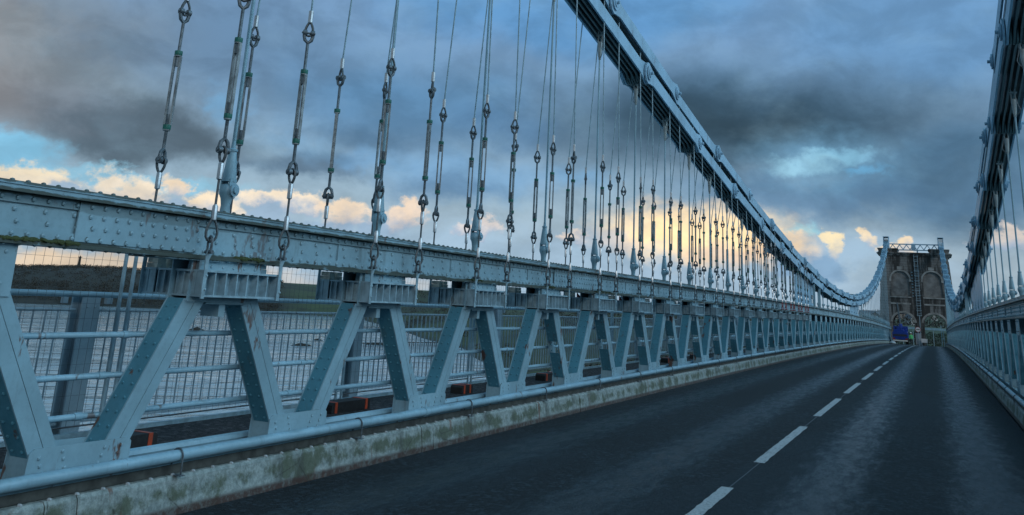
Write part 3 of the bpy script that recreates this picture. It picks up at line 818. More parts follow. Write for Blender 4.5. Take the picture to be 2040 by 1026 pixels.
bracket(90, 101.5, 1, (102.5,), 'pale blue plate with chequered target tying the left chain, farther of two')
bracket(47, 60, -1, (61.5, 63), 'pale blue plate with chequered target and posts, tying the right chain, nearer of two')
bracket(92, 110, -1, (111,), 'pale blue plate with chequered target tying the right chain, farther of two')

# ------------------------------------------------------------------ tower
TY = 2.30
def tower():
    root = thing('bridge_tower', 'tall weathered stone bridge tower with two road arches and two blind arched niches', 'bridge tower', (XT, TY, zr(XT)))
    z_base, z_top = -36.0, CAM_Z + 10.45
    def bat(z): return 1 + .0125*(z_top - z) if z > -8 else 1 + .0125*(z_top+8)
    W = 5.35
    def arch(mb, yc, hw, zs, zbot, x0, x1, ztop, y0, y1, n=12):
        # wall from y0..y1 with an opening of half width hw centred yc; from zbot to ztop
        pr = lambda pts: mb.prism(pts, x0, x1, 'x')
        if y0 < yc-hw: pr([(y0, zbot), (yc-hw, zbot), (yc-hw, ztop), (y0, ztop)])
        if y1 > yc+hw: pr([(yc+hw, zbot), (y1, zbot), (y1, ztop), (yc+hw, ztop)])
        for k in range(n):
            a = PI - PI*k/n; b = PI - PI*(k+1)/n
            p = (yc+hw*math.cos(a), zs+hw*math.sin(a)); q = (yc+hw*math.cos(b), zs+hw*math.sin(b))
            pr([p, q, (q[0], ztop), (p[0], ztop)])
    AL, AR = TY+2.05, TY-2.30
    hw = 1.5; zs = CAM_Z - .55; zsplit = CAM_Z + 1.75
    mb = MB()
    gr = CAM_Z - 4.75
    arch(mb, AL, hw, zs, gr, XT, XT+8, zsplit, TY, TY+W); arch(mb, AR, hw, zs, gr, XT, XT+8, zsplit, TY-W, TY)
    mb.prism([(TY-W, z_base), (TY+W, z_base), (TY+W, gr), (TY-W, gr)], XT, XT+8, 'x')
    nL, nR = TY+2.35, TY-2.5; nh = 1.38; nz = CAM_Z + 6.6; nb = CAM_Z + 3.75; nt = CAM_Z + 8.6
    mb.prism([(TY-W, zsplit), (TY+W, zsplit), (TY+W, z_top), (TY-W, z_top)], XT+.55, XT+8, 'x')
    mb.prism([(TY-W, nt), (TY+W, nt), (TY+W, z_top), (TY-W, z_top)], XT, XT+.5495, 'x')
    mb.prism([(TY-W, zsplit), (TY+W, zsplit), (TY+W, nb), (TY-W, nb)], XT, XT+.5495, 'x')
    arch(mb, nL, nh, nz, nb, XT, XT+.5495, nt, TY, TY+W); arch(mb, nR, nh, nz, nb, XT, XT+.5495, nt, TY-W, TY)
    panels = []
    for yc in (nL, nR):
        pm = MB(); n = 14
        pm.prism([(yc-nh, nb), (yc+nh, nb), (yc+nh, nz)] + [(yc+nh*math.cos(PI*k/n), nz+nh*math.sin(PI*k/n)) for k in range(1, n)] + [(yc-nh, nz)], XT+.42, XT+.548, 'x')
        pm.v = [(x, TY + (y-TY)*bat(z), z) for x, y, z in pm.v]; panels.append(pm)
    # niche surrounds, sills and string courses standing proud of the wall
    wall = mb; rings = []
    for yc in (nL, nR):
        n = 14; mb = MB(); rings.append(('niche_surround', mb))
        for k in range(n):
            a = PI*k/n; b = PI*(k+1)/n
            pts = [(yc+r*math.cos(t), nz+r*math.sin(t)) for r, t in ((nh+.02, a), (nh+.30, a), (nh+.30, b), (nh+.02, b))]
            mb.prism(pts, XT-.14, XT-.002, 'x')
        for e in (-1, 1): mb.box(XT-.14, XT-.002, yc+e*(nh+.16)-.16, yc+e*(nh+.16)+.16, nz-.35, nz-.01)
        mb.box(XT-.18, XT-.002, yc-.45, yc+.45, nz+nh+.33, nz+nh+.8)
        mb.box(XT-.2, XT-.002, yc-nh-.2, yc+nh+.2, nb-.22, nb-.02)
        mb.box(XT-.12, XT-.002, yc-nh-.1, yc+nh+.1, nb-1.35, nb-1.1)
    for yc in (AL, AR):
        n = 14; mb = MB(); rings.append(('arch_ring', mb))
        for k in range(n):
            a = PI*k/n; b = PI*(k+1)/n
            pts = [(yc+r*math.cos(t), zs+r*math.sin(t)) for r, t in ((hw+.02, a), (hw+.34, a), (hw+.34, b), (hw+.02, b))]
            mb.prism(pts, XT-.10, XT-.002, 'x')
    mb = wall
    for nm, rm in rings: rm.v = [(x, TY + (y-TY)*bat(z), z) for x, y, z in rm.v]
    # rusticated corner blocks
    zc = -6.0; k = 0
    while zc < z_top - .6:
        w = .75 if k % 2 else .5
        for e in (-1, 1):
            mb.box(XT-.07, XT+.9, TY+e*(W+.06)-w*(e > 0), TY+e*(W+.06)+w*(e < 0), zc, zc+.50)
        zc += .56; k += 1
    mb.v = [(x, TY + (y-TY)*bat(z), z) for x, y, z in mb.v]
    mb.build('tower_body', M['stone'], None); body = bpy.context.scene.collection.objects['tower_body']
    def par(o): o.parent = root; o.matrix_parent_inverse = root.matrix_world.inverted(); return o
    root.location = (XT, TY, zr(XT)); bpy.context.view_layer.update()
    par(body)
    for pm in panels: par(pm.build('niche_panel', M['stone_panel']))
    for nm, rm in rings: par(rm.build(nm, M['stone_pale']))
    mb = MB()
    c0, h = CAM_Z+10.45, 5.3
    for (e, za, zb_) in ((.12, 0, .22), (.34, .22, .48), (.62, .48, .62), (.46, .62, .74)):
        mb.box(XT-e, XT+8+e, TY-h-e*1.2, TY+h+e*1.2, c0+za, c0+zb_-.002)
    par(mb.build('cornice', M['stone']))
    for yc in (TY+4.2, TY-4.0):
        mb = MB(); mb.box(XT-.1, XT+6, yc-1.55, yc+1.55, c0+.741, c0+1.25); mb.box(XT-.25, XT+6.2, yc-1.7, yc+1.7, c0+1.252, c0+1.42); par(mb.build('saddle_plinth', M['stone']))
    for yc in (6.745, -2.11):
        mb = MB()
        for e in (-1, 1):
            mb.prism([(XT+.6, c0+1.421), (XT+5.2, c0+1.421), (XT+4.4, CAM_Z+13.9), (XT+1.2, CAM_Z+13.9)], yc+e*.42-.04, yc+e*.42+.04)
        mb.box(XT+1.25, XT+4.35, yc-.5, yc+.5, CAM_Z+13.902, CAM_Z+13.98)
        mb.box(XT+1.2, XT+1.3, yc-.38, yc+.38, c0+1.421, CAM_Z+12.2)
        par(mb.build('saddle', M['chain']))
    mb = MB(); ya, yb = 6.25, -1.62; zA, zB = CAM_Z+11.75, CAM_Z+12.75; xg = XT+2.2
    mb.box(xg-.12, xg+.12, yb, ya, zB-.09, zB+.09); mb.box(xg-.12, xg+.12, yb, ya, zA-.09, zA+.09)
    n = 7; st = (ya-yb)/n
    for k in range(n):
        y0 = yb + st*k
        mb.cyl((xg, y0, zA+.09), (xg, y0+st/2, zB-.09), .075, 6); mb.cyl((xg, y0+st/2, zB-.09), (xg, y0+st, zA+.09), .075, 6)
    ym = (ya+yb)/2; mb.box(xg-.15, xg+.15, ym-.35, ym+.35, zA-.1, zB+.1)
    for y in (ya-1.3, ym-.6, yb+1.2): mb.box(xg-.1, xg+.1, y-.12, y+.12, c0+.741, zA-.09)
    par(mb.build('lattice_beam', M['chain']))
    return root
tower()
r = thing('access_ladder', 'tall pale access ladder fixed up the middle of the stone tower', 'ladder', (XT-.35, 2.05, CAM_Z+.3))
mb = MB()
for e in (-.28, .28): mb.box(-.03, .03, e-.03, e+.03, .3, 10.9)
mb.box(.1, .16, -.05, .05, -3.8, .4)
mb.build('ladder_rail', M['parapet'], r)
mb = MB()
for k in range(13): mb.box(-.045, .0, -.42, .42, .4+.82*k, .46+.82*k)
for k in range(26): mb.cyl((0, -.34, .3+.41*k), (0, .34, .3+.41*k), .02, 5)
mb.build('rungs', M['parapet'], r)
mb = MB()
for k in range(9): mb.box(.3, .34, .5+.0*k, .75, 3.0+.5*k, 3.1+.5*k)
tag(mb.build('cable_tray', M['white_rod'], None), 'short pale cable tray beside the ladder on the tower face', 'cable tray').location = (XT-.4, 2.2, CAM_Z+.8)

# ------------------------------------------------------------------ blue lorry, worker, signs
def lorry():
    x, y = 164.0, 4.9; z = zr(x)
    r = thing('crane_lorry', 'blue works lorry with a crane jib, stopped under the left tower arch', 'lorry', (x, y, z))
    mb = MB(); mb.prism([(-1.13, .95), (1.13, .95), (1.13, 1.75), (1.02, 1.86), (-1.02, 1.86), (-1.13, 1.75)], 0, 4.2, 'x'); mb.box(.0, .05, -1.05, 1.05, .72, .94)
    mb.box(-.03, 0, -1.0, -.1, 1.05, 1.65); mb.box(-.03, 0, .1, 1.0, 1.05, 1.65)
    mb.build('lorry_body', M['blue_lorry'], r)
    mb = MB(); mb.box(-.05, -.031, -.98, .98, 1.18, 1.50); mb.build('tailboard', M['navy'], r)
    mb = MB(); mb.prism([(4.3, .9), (6.2, .9), (6.25, 1.75), (5.9, 2.65), (4.4, 2.7)], -1.08, 1.08); mb.build('cab', M['blue_lorry'], r)
    mb = MB(); mb.box(4.27, 4.295, -.8, .8, 1.9, 2.45); mb.build('rear_window', M['glass'], r)
    mb = MB(); mb.box(.1, 6.0, -.45, .45, .55, .94); mb.build('chassis', M['black'], r)
    mb = MB()
    mb.cyl((0, -.16, 0), (0, .16, 0), .48, 18); mb.cyl((0, -.18, 0), (0, .18, 0), .22, 12)
    me = mb.mesh('wheel', M['black'], True)
    for wx in (1.2, 5.2):
        for wy in (-.92, .92): link('wheel', me, r, (wx, wy, .48))
    mb = MB(); mb.box(-.06, -.002, -1.05, 1.05, .45, .62)
    mb.build('rear_bumper', M['white'], r)
    for e in (-1, 1):
        mb = MB(); mb.box(-.045, -.001, e*.9-.14, e*.9+.14, .70, .90); mb.build('tail_lamp', M['red'], r)
    mb = MB(); mb.box(3.2, 3.8, -.95, .3, 1.87, 2.5); mb.lathe([(.28, 0), (.28, .5), (.22, .55)], 10, (3.4, -.05, 2.5)); mb.build('crane_base', M['blue_lorry'], r)
    mb = MB(); mb.cyl((3.4, -.05, 2.9), (3.0, .25, 6.3), .15, 6, .10); mb.build('crane_jib', M['fit'], r)
    mb = MB(); mb.box(.4, 3.0, -.55, .9, 1.861, 2.2); mb.box(.6, 1.6, -.2, .5, 2.202, 2.5); mb.build('load', M['blue_lorry'], r)
lorry()

def person():
    x, y = 161.5, 3.25; z = zr(x)
    r = thing('person', 'worker in hi-vis jacket, dark trousers and white helmet, standing beside the blue lorry', 'person', (x, y, z))
    V = [(0,0,.93),(0,0,1.12),(0,0,1.36),(0,0,1.49),(0,.01,1.56),(0,.02,1.70),       # pelvis..head
         (.0,.18,1.40),(.02,.27,1.12),(-.14,.24,.92),(-.0,-.18,1.40),(.02,-.26,1.13),(-.18,-.18,.98),
         (0,.10,.88),(-.02,.11,.48),(.02,.12,.07),(-.13,.13,.03),(0,-.10,.88),(.03,-.11,.48),(.06,-.12,.07),(-.09,-.13,.03),
         (-.19,.23,.86),(-.23,-.16,.93)]
    E_ = [(0,1),(1,2),(2,3),(3,4),(4,5),(2,6),(6,7),(7,8),(2,9),(9,10),(10,11),(0,12),(12,13),(13,14),(14,15),(0,16),(16,17),(17,18),(18,19),(8,20),(11,21)]
    R_ = [.15,.15,.17,.06,.085,.095,.075,.055,.045,.075,.055,.045,.095,.065,.05,.045,.095,.065,.05,.045,.035,.035]
    me = bpy.data.meshes.new('body'); me.from_pydata(V, E_, []); me.materials.append(M['hivis']); me.materials.append(M['navy']); me.materials.append(M['skin'])
    o = link('body', me, r)
    sk = o.modifiers.new('skin', 'SKIN'); sk.use_smooth_shade = True
    for v, rr in zip(me.skin_vertices[0].data, R_): v.radius = (rr, rr)
    me.skin_vertices[0].data[0].use_root = True
    o.modifiers.new('sub', 'SUBSURF').levels = 1; o.modifiers['sub'].render_levels = 1
    bpy.context.view_layer.update()
    dg = bpy.context.evaluated_depsgraph_get(); ev = o.evaluated_get(dg); me2 = bpy.data.meshes.new_from_object(ev)
    o.modifiers.clear(); o.data = me2
    for p in me2.polygons:
        zc = p.center.z; hand = zc < .95 and abs(p.center.y) > .15 and p.center.x < -.12
        p.material_index = 2 if zc > 1.50 or hand else (1 if zc < .86 else 0)
    mb = MB(); mb.lathe([(.125, 1.745), (.12, 1.78), (.10, 1.83), (.055, 1.865), (.01, 1.875)], 14, (0, .02, 0)); mb.lathe([(.15, 1.74), (.15, 1.75)], 14, (-.02, .02, 0))
    mb.build('helmet', M['white'], r, True)
person()

def boards():
    x, y = 168.0, 2.12; z = zr(x)
    r = thing('round_road_sign', 'round white road sign with a red rim, on a pole before the middle pier', 'road sign', (x, 2.30, z))
    mb = MB(); mb.cyl((0, 0, 0), (0, 0, 2.75), .05, 8); mb.build('pole', M['galv'], r)
    mb = MB(); mb.cyl((-.08, 0, 2.42), (-.06, 0, 2.42), .40, 24); mb.build('sign_face', M['signwhite'], r)
    mb = MB()
    for k in range(24):
        a, b = 2*PI*k/24, 2*PI*(k+1)/24
        mb.prism([(q*math.cos(t), 2.42+q*math.sin(t)) for q, t in ((.36, a), (.42, a), (.42, b), (.36, b))], -.095, -.082, 'x')
    mb.build('sign_rim', M['red'], r)
    mb = MB()
    for c in (-.13, .13): mb.prism([(c-.115, 2.34), (c+.115, 2.34), (c+.115, 2.43), (c+.07, 2.46), (c+.04, 2.52), (c-.05, 2.52), (c-.08, 2.44), (c-.115, 2.43)], -.09, -.0815, 'x')
    mb.build('car_symbols', M['black'], r)
    r = thing('site_cabinet', 'pale grey site cabinet below the round road sign', 'cabinet', (x+.3, 2.30, z))
    mb = MB(); mb.box(0, .5, -.42, .42, .08, 1.75); mb.box(-.03, .53, -.46, .46, 1.752, 1.82); mb.build('cabinet_body', M['cabinet'], r)
    mb = MB(); mb.box(-.015, -.001, -.36, .36, .16, 1.66); mb.build('cabinet_door', M['cabinet'], r)
    r = thing('barrier_board', 'low pale barrier board standing beside the site cabinet', 'barrier', (x-.4, 1.45, z))
    mb = MB(); mb.box(0, .04, -.45, .45, .45, 1.05); mb.build('board', M['signwhite'], r)
    for e in (-1, 1):
        mb = MB(); mb.box(.041, .10, e*.38-.03, e*.38+.03, 0, 1.04); mb.box(-.3, .35, e*.38-.04, e*.38+.04, 0.0, .06); mb.build('leg', M['galv'], r)
    r = thing('marker_post', 'short yellowish marker post in front of the site cabinet', 'post', (x-.6, 2.25, z))
    mb = MB(); mb.lathe([(.16, 0), (.14, .05), (.06, .08), (.06, 1.0), (.03, 1.05)], 10); mb.build('marker_body', M['cream'], r)
    # rubble sack beside the kerb
    mb = MB(); mb.lathe([(.45, 0), (.5, .12), (.38, .3), (.15, .38)], 10); o = mb.build('sandbag', M['cabinet'], None, True); o.location = (162.5, 6.0, zr(162)); o.scale.x = 1.6
    tag(o, 'grey sandbag lying at the left kerb beside the lorry', 'sandbag')
    r = thing('barrier_gate', 'white upright barrier gate post at the right side of the right arch', 'gate post', (173, -1.15, zr(173)))
    mb = MB(); mb.box(-.05, .05, -.05, .05, 0, 3.3); mb.build('post', M['white_rod'], r)
    mb = MB(); mb.box(-.04, .04, -.38, -.30, 0, 2.7); mb.box(-.03, .03, -.299, -.051, 2.3, 2.4); mb.box(-.03, .03, -.299, -.051, 1.2, 1.3); mb.build('stay', M['white_rod'], r)
boards()

# ------------------------------------------------------------------ land, water, woods, town
WZ = CAM_Z - 32
def coast(x, y):                    # positive on the land at the tower end
    n = noise.noise(Vector((x*.004, y*.004, 3)))*60 + noise.noise(Vector((x*.02, y*.02, 9)))*14
    return x - 195 - (1.22*y if y > 0 else -.3*y) + n*min(1, max(0, (abs(y)-12)/120))
def far(x, y):
    n = noise.noise(Vector((x*.004, y*.004, 5)))*50
    return math.hypot(x, y) - 1090 + n if y > 60 and x > -400 else -1
def height(x, y):
    r = math.hypot(x, y); L = coast(x, y); F = far(x, y)
    h = WZ - 8
    nz = noise.noise(Vector((x*.0016, y*.0016, 1)))*7 + noise.noise(Vector((x*.006, y*.006, 2)))*2.5
    def rise(d, plate): return WZ - 1 + (plate - WZ + 1)*(1 - math.exp(-d/170.0))
    if L > 0:
        up = min(1, max(0, (r-650)/750)); h = max(h, rise(L, CAM_Z - 3 + nz*.8 + min(6, r*.002)) + 15*up*up*(3-2*up)*math.exp(-((math.degrees(math.atan2(y, x))-.3)/2.2)**2))
    if F > 0:
        az_ = math.degrees(math.atan2(y, x)); h = max(h, rise(F, CAM_Z + 3 + nz*.6 + 9*math.exp(-((az_-47)/5.0)**2)))
    if L <= 0 and L > -40 and F <= 0: h = WZ - 1 + L*.17
    e = max(0, 1 - max(0, abs(y-2.3)-9)/26)             # approach embankment behind the tower
    if x > 186 and x < 420 and e > 0:
        tgt = zr(x) - .1
        h = h + (max(h, tgt) - h)*min(1, e*1.5)
        if abs(y-2.3) < 9: h = min(h, zr(x) - .37) if x < 330 else h
    return h
mb = MB(); na = 180; radii = [0] + [60*1.055**k for k in range(88)]
vs = []; fs = []
for j, r_ in enumerate(radii):
    for i in range(na):
        if i < 130: a = math.radians(-12 + 72*i/130)
        else: a = math.radians(60 + 288*(i-130)/50)
        x, y = r_*math.cos(a), r_*math.sin(a); vs.append((x, y, height(x, y)))
for j in range(len(radii)-1):
    for i in range(na): fs.append((j*na+i, j*na+(i+1) % na, (j+1)*na+(i+1) % na, (j+1)*na+i))
mb.add(vs, fs); struct(mb.build('terrain', M['land'], None, True))
mb = MB(); mb.add([(-7000,-7000,WZ),(7000,-7000,WZ),(7000,7000,WZ),(-7000,7000,WZ)], [(0,1,2,3)]); struct(mb.build('water', M['water']))

def clump(mb, x, y, z, h, w, rnd, nb=26):
    # crown: scattered leaf-clump faces
    for _ in range(nb):
        t = rnd.uniform(.12, 1); a = rnd.uniform(0, 2*PI); rr = w*math.sqrt(rnd.random())*math.sqrt(max(.05, 1-(t*1.15-.45)**2))
        c = Vector((x+rr*math.cos(a), y+rr*math.sin(a), z+h*t)); s = w*rnd.uniform(.07, .17)
        u = Vector((rnd.uniform(-1,1), rnd.uniform(-1,1), rnd.uniform(-1,1))).normalized(); v = u.orthogonal().normalized(); k = u.cross(v)
        mb.add([c+s*v, c+s*(-.5*v+.86*k), c+s*(-.5*v-.86*k)], [(0,1,2)])
rnd = random.Random(5)
mb = MB(); cnt = 0
while cnt < 3000:
    a = math.radians(rnd.uniform(37.5, 58)); r_ = rnd.uniform(1100, 1900) if rnd.random() < .75 else rnd.uniform(1100, 1200); x, y = r_*math.cos(a), r_*math.sin(a)
    if far(x, y) < 12: continue
    clump(mb, x, y, height(x, y)-1, rnd.uniform(3, 6), rnd.uniform(3.5, 5.5), rnd, 38); cnt += 1
o = stuff(mb.build('woodland', M['wood_far'])); o['label'] = 'dark bare woodland covering the hill across the water'; o['category'] = 'woodland'
mb = MB(); cnt = 0
while cnt < 1500:
    a = math.radians(rnd.uniform(-4, 38)); r_ = rnd.uniform(230, 1500); x, y = r_*math.cos(a), r_*math.sin(a)
    if coast(x, y) < 10 or (a < .065 and r_ < 560): continue
    if noise.noise(Vector((x*.007, y*.007, 4))) < (.05 if a > .12 else .12): continue
    if abs(y-2.3) < 12 and x < 420: continue
    if height(x, y) + 6 > CAM_Z + r_*.0075 and a > .1: continue
    clump(mb, x, y, height(x, y)-.5, rnd.uniform(3.5, 7.5), rnd.uniform(2.5, 5), rnd, 44); cnt += 1
o = stuff(mb.build('hedgerow_trees', M['wood_far'])); o['label'] = 'dark hedgerow trees between the fields and houses beyond the tower'; o['category'] = 'trees'

def house(x, y, w, d, h, roofh, wall, rz, label, group=None, chim=True):
    z = height(x, y) - .4
    r = thing('house', label, 'house', (x, y, z), group, rz)
    mb = MB(); mb.prism([(-w/2, 0), (w/2, 0), (w/2, h), (0, h+roofh), (-w/2, h)], -d/2, d/2, 'x'); mb.build('wall', wall, r)
    mb = MB(); o_ = .35; k = roofh/(w/2)
    for e in (-1, 1):
        mb.prism([(0, h+roofh+.02), (e*(w/2+o_), h-o_*k+.02), (e*(w/2+o_), h-o_*k+.27), (0, h+roofh+.30)], -d/2-o_, d/2+o_, 'x')
    rf = mb.build('roof', M['slate'], r)
    if chim:
        mb = MB(); mb.box(d/2-.9, d/2-.1, -.45, .45, h+roofh-.5, h+roofh+1.2); mb.build('chimney', wall, rf)
    mb = MB()
    for q in (-w*.24, w*.24):
        for zz in (1.0, 3.4):
            if zz + 1.2 < h + .3: mb.box(-d/2-.03, -d/2-.002, q-.5, q+.5, zz, zz+1.2)
    if mb.v: mb.build('window', M['glass'], r)
# houses are placed by bearing and distance from the deck
hs = random.Random(21); k = 0; tries = 0; placed = []
while k < 44 and tries < 4000:
    tries += 1
    a = math.radians(hs.uniform(-.9, 7.2)); r_ = hs.uniform(680, 1500); r_ = hs.uniform(1150, 1550) if abs(math.degrees(a)) < .8 else r_; x, y = r_*math.cos(a), r_*math.sin(a)
    if coast(x, y) < 40 or any(math.hypot(x-p, y-q) < 24 for p, q in placed) or abs(math.degrees(a) + .08) < .22: continue
    placed.append((x, y)); wall = M['render_white'] if hs.random() < .6 else M['render_pink']
    if wall is M['render_white']: lab = 'small white slate-roofed house among trees on the hillside beyond the tower'
    else: lab = 'small buff slate-roofed house among trees on the hillside beyond the tower'
    house(x, y, hs.uniform(6, 8), hs.uniform(8, 13), hs.uniform(4, 5.5), hs.uniform(2.2, 3), wall, hs.choice((0, PI/2, .5, -.6, 2)), lab,
          'white hillside houses' if wall is M['render_white'] else 'buff hillside houses', hs.random() < .7); k += 1
house(860, -1.2, 4.6, 8, 2.6, 2.2, M['render_white'], 0.0, 'bright white gabled house framed in the right tower arch', None, False)

# pale roadside barrier and hedge just past the tower
r = thing('roadside_barrier', 'long pale horizontal barrier rail seen through both tower arches', 'barrier', (258, 2.4, height(258, 2.4)))
zb = CAM_Z - 2.35 - r.location.z
mb = MB(); mb.box(-.1, .1, -9.5, 9.5, zb, zb+.52); mb.build('rail', M['white_rod'], r)
for k in range(9):
    mb = MB(); mb.box(.11, .24, -9.2+2.3*k-.08, -9.2+2.3*k+.08, 0, zb+.5); mb.build('post', M['galv'], r)
mb = MB(); rnd2 = random.Random(9)
for k in range(11000):
    y = rnd2.uniform(-9, 9); x = 260.5 + rnd2.uniform(-.7, .9); z0 = height(x, y)
    hh = (CAM_Z - 2.5 - z0)*(.9 + .12*noise.noise(Vector((y*.8, 0, 0))))
    c = Vector((x, y, z0 + hh*rnd2.random())); s = rnd2.uniform(.05, .15)
    u = Vector((rnd2.uniform(-1,1), rnd2.uniform(-1,1), rnd2.uniform(-1,1))).normalized(); v = u.orthogonal().normalized(); q = u.cross(v)
    mb.add([c+s*v, c+s*(-.5*v+.86*q), c+s*(-.5*v-.86*q)], [(0,1,2)])
tag(mb.build('hedge', M['hedge']), 'dark green hedge under the pale barrier beyond the tower', 'hedge')

# column on the hilltop, jetties and rocks in the strait
def polar(az, r_): return r_*math.cos(math.radians(az)), r_*math.sin(math.radians(az))
x, y = polar(48.6, 1500); z = height(x, y)
r = thing('hilltop_column', 'slender dark column rising from the wooded hilltop across the water', 'monument', (x, y, z))
H = CAM_Z + 1500*math.tan(math.radians(.95)) - z
mb = MB(); mb.box(-3, 3, -3, 3, 0, 3.5); mb.build('base', M['rock'], r)
mb = MB(); mb.lathe([(1.9, 3.4), (1.45, H-2.2), (1.6, H-2.1)], 10); mb.build('shaft', M['rock'], r)
mb = MB(); mb.box(-2, 2, -2, 2, H-2.1, H-1.2); mb.lathe([(.9, H-1.2), (.7, H-.5), (.2, H+.6)], 8); mb.build('capital', M['rock'], r)
def rock(az, el, w, h, label):
    r_ = 32/math.tan(math.radians(-el)); x, y = polar(az, r_); mb = MB(); n = 26; vs = []
    for j in range(6):
        for i in range(n):
            t = 2*PI*i/n; q = 1 - (j/5)**1.5
            nn = 1 + .35*noise.noise(Vector((math.cos(t)*2+az, math.sin(t)*2, j*.5)))
            vs.append((x - w*q*nn*math.cos(t)*math.sin(math.radians(az)) + .25*w*q*nn*math.sin(t)*math.cos(math.radians(az)),
                       y + w*q*nn*math.cos(t)*math.cos(math.radians(az)) + .25*w*q*nn*math.sin(t)*math.sin(math.radians(az)), WZ - .4 + h*(j/5)*(.8+.5*nn)))
    fs = [(j*n+i, j*n+(i+1) % n, (j+1)*n+(i+1) % n, (j+1)*n+i) for j in range(5) for i in range(n)] + [tuple(range(5*n, 6*n))]
    mb.add(vs, fs); tag(mb.build('rock_islet', M['rock']), label, 'rock')
rock(41.9, -2.75, 6, 2.0, 'dark weedy rock breaking the water below the first clamp frame')
rock(36.0, -3.35, 6.5, 1.5, 'low dark rock in the water behind the second diagonal pair')
rock(35.1, -3.0, 3.5, 1.1, 'small dark rock beside the low rock in the water')
rock(31.2, -3.1, 14, 1.4, 'long flat dark reef in the water behind the third V of the girder')
rock(28.6, -3.6, 12, 1.6, 'broad dark reef near the jetty, behind the fourth V of the girder')
def jetty(az, el, az2, label):
    r_ = 32/math.tan(math.radians(-el)); a = Vector((*polar(az, r_), 0)); b = Vector((*polar(az2, r_*1.12), 0))
    d = (b-a); L = d.length; r = thing('jetty', label, 'jetty', (a.x, a.y, WZ), 'jetties in the strait', math.atan2(d.y, d.x))
    mb = MB(); mb.box(0, L, -1.3, 1.3, 1.9, 2.3); mb.build('jetty_deck', M['rock'], r)
    n = int(L/4); mb = MB()
    for k in range(n+1):
        for e in (-1, 1): mb.cyl((k*L/n, e, -3), (k*L/n, e, 1.89), .2, 6)
    mb.build('pile', M['rock'], r)
    mb = MB(); mb.box(0, L, -1.28, -1.2, 3.2, 3.3)
    for k in range(n+1): mb.box(k*L/n-.05, k*L/n+.05, -1.28, -1.2, 2.301, 3.199)
    mb.build('handrail', M['rock'], r)
jetty(33.9, -2.35, 28.5, 'far dark timber jetty reaching across the water under the left girder')
jetty(33.2, -3.3, 27.5, 'nearer dark timber jetty low in the water under the left girder')

# ------------------------------------------------------------------ sky
SUN_AZ, SUN_EL = math.radians(215), math.radians(24)
w = bpy.data.worlds.new('World'); bpy.context.scene.world = w; w.use_nodes = True
t = NT(w.node_tree); bg = w.node_tree.nodes['Background']
d = t.n('ShaderNodeTexCoord').outputs['Generated']
sp = t.n('ShaderNodeSeparateXYZ'); t.l(d, sp.inputs[0])
DEG = 180/PI
az = t.math('MULTIPLY', t.math('ARCTAN2', sp.outputs[1], sp.outputs[0]), DEG)
el = t.math('MULTIPLY', t.math('ARCSINE', sp.outputs[2]), DEG)
cb = t.n('ShaderNodeCombineXYZ'); t.l(az, cb.inputs[0]); t.l(t.math('MULTIPLY', el, 1.25), cb.inputs[1]); ae = cb.outputs[0]
def warp(scale, amp, seed):
    nd = t.n('ShaderNodeTexNoise'); t.l(t.mapv(ae, loc=(seed, seed*2, seed)), nd.inputs['Vector']); nd.inputs['Scale'].default_value = scale
    nd.inputs['Detail'].default_value = 6; nd.inputs['Roughness'].default_value = .58
    s2 = t.n('ShaderNodeSeparateColor'); t.l(nd.outputs['Color'], s2.inputs[0])
    return (t.math('ADD', az, t.math('MULTIPLY', t.math('SUBTRACT', s2.outputs[0], .5), amp*1.8)),
            t.math('ADD', el, t.math('MULTIPLY', t.math('SUBTRACT', s2.outputs[1], .5), amp)))
wide = warp(.09, 7., 0); mid = warp(.22, 4.5, 13); puff = warp(.55, 2.6, 31)
def blob(c, wp, a0, e0, ra, re, col, st, lo=1.0, hi=.45):
    u = t.math('DIVIDE', t.math('SUBTRACT', wp[0], a0), ra); v = t.math('DIVIDE', t.math('SUBTRACT', wp[1], e0), re)
    rr = t.math('SQRT', t.math('ADD', t.math('MULTIPLY', u, u), t.math('MULTIPLY', v, v)))
    return t.mix(t.step(rr, hi, lo, st, 0), c, lin(col))
sky = t.n('ShaderNodeTexSky', sky_type='NISHITA'); sky.sun_disc = False; sky.sun_elevation = SUN_EL; sky.sun_rotation = PI/2 - SUN_AZ
sky.air_density = 1.3; sky.dust_density = 2
ramp = t.n('ShaderNodeValToRGB'); t.l(t.step(el, -2, 26), ramp.inputs[0])
cr = ramp.color_ramp; cr.elements[0].color = (*lin((176, 192, 206)), 1); cr.elements[1].color = (*lin((128, 164, 208)), 1)
e = cr.elements.new(.22); e.color = (*lin((150, 178, 204)), 1); e = cr.elements.new(.55); e.color = (*lin((112, 150, 190)), 1)
c = t.mix(.18, ramp.outputs[0], t.mix(1., sky.outputs[0], (.07, .07, .07), 'MULTIPLY'))
# upper blue
c = blob(c, wide, 22, 19, 18, 5, (98, 150, 200), .9)
c = blob(c, wide, -2, 17, 12, 5, (106, 150, 194), .8)
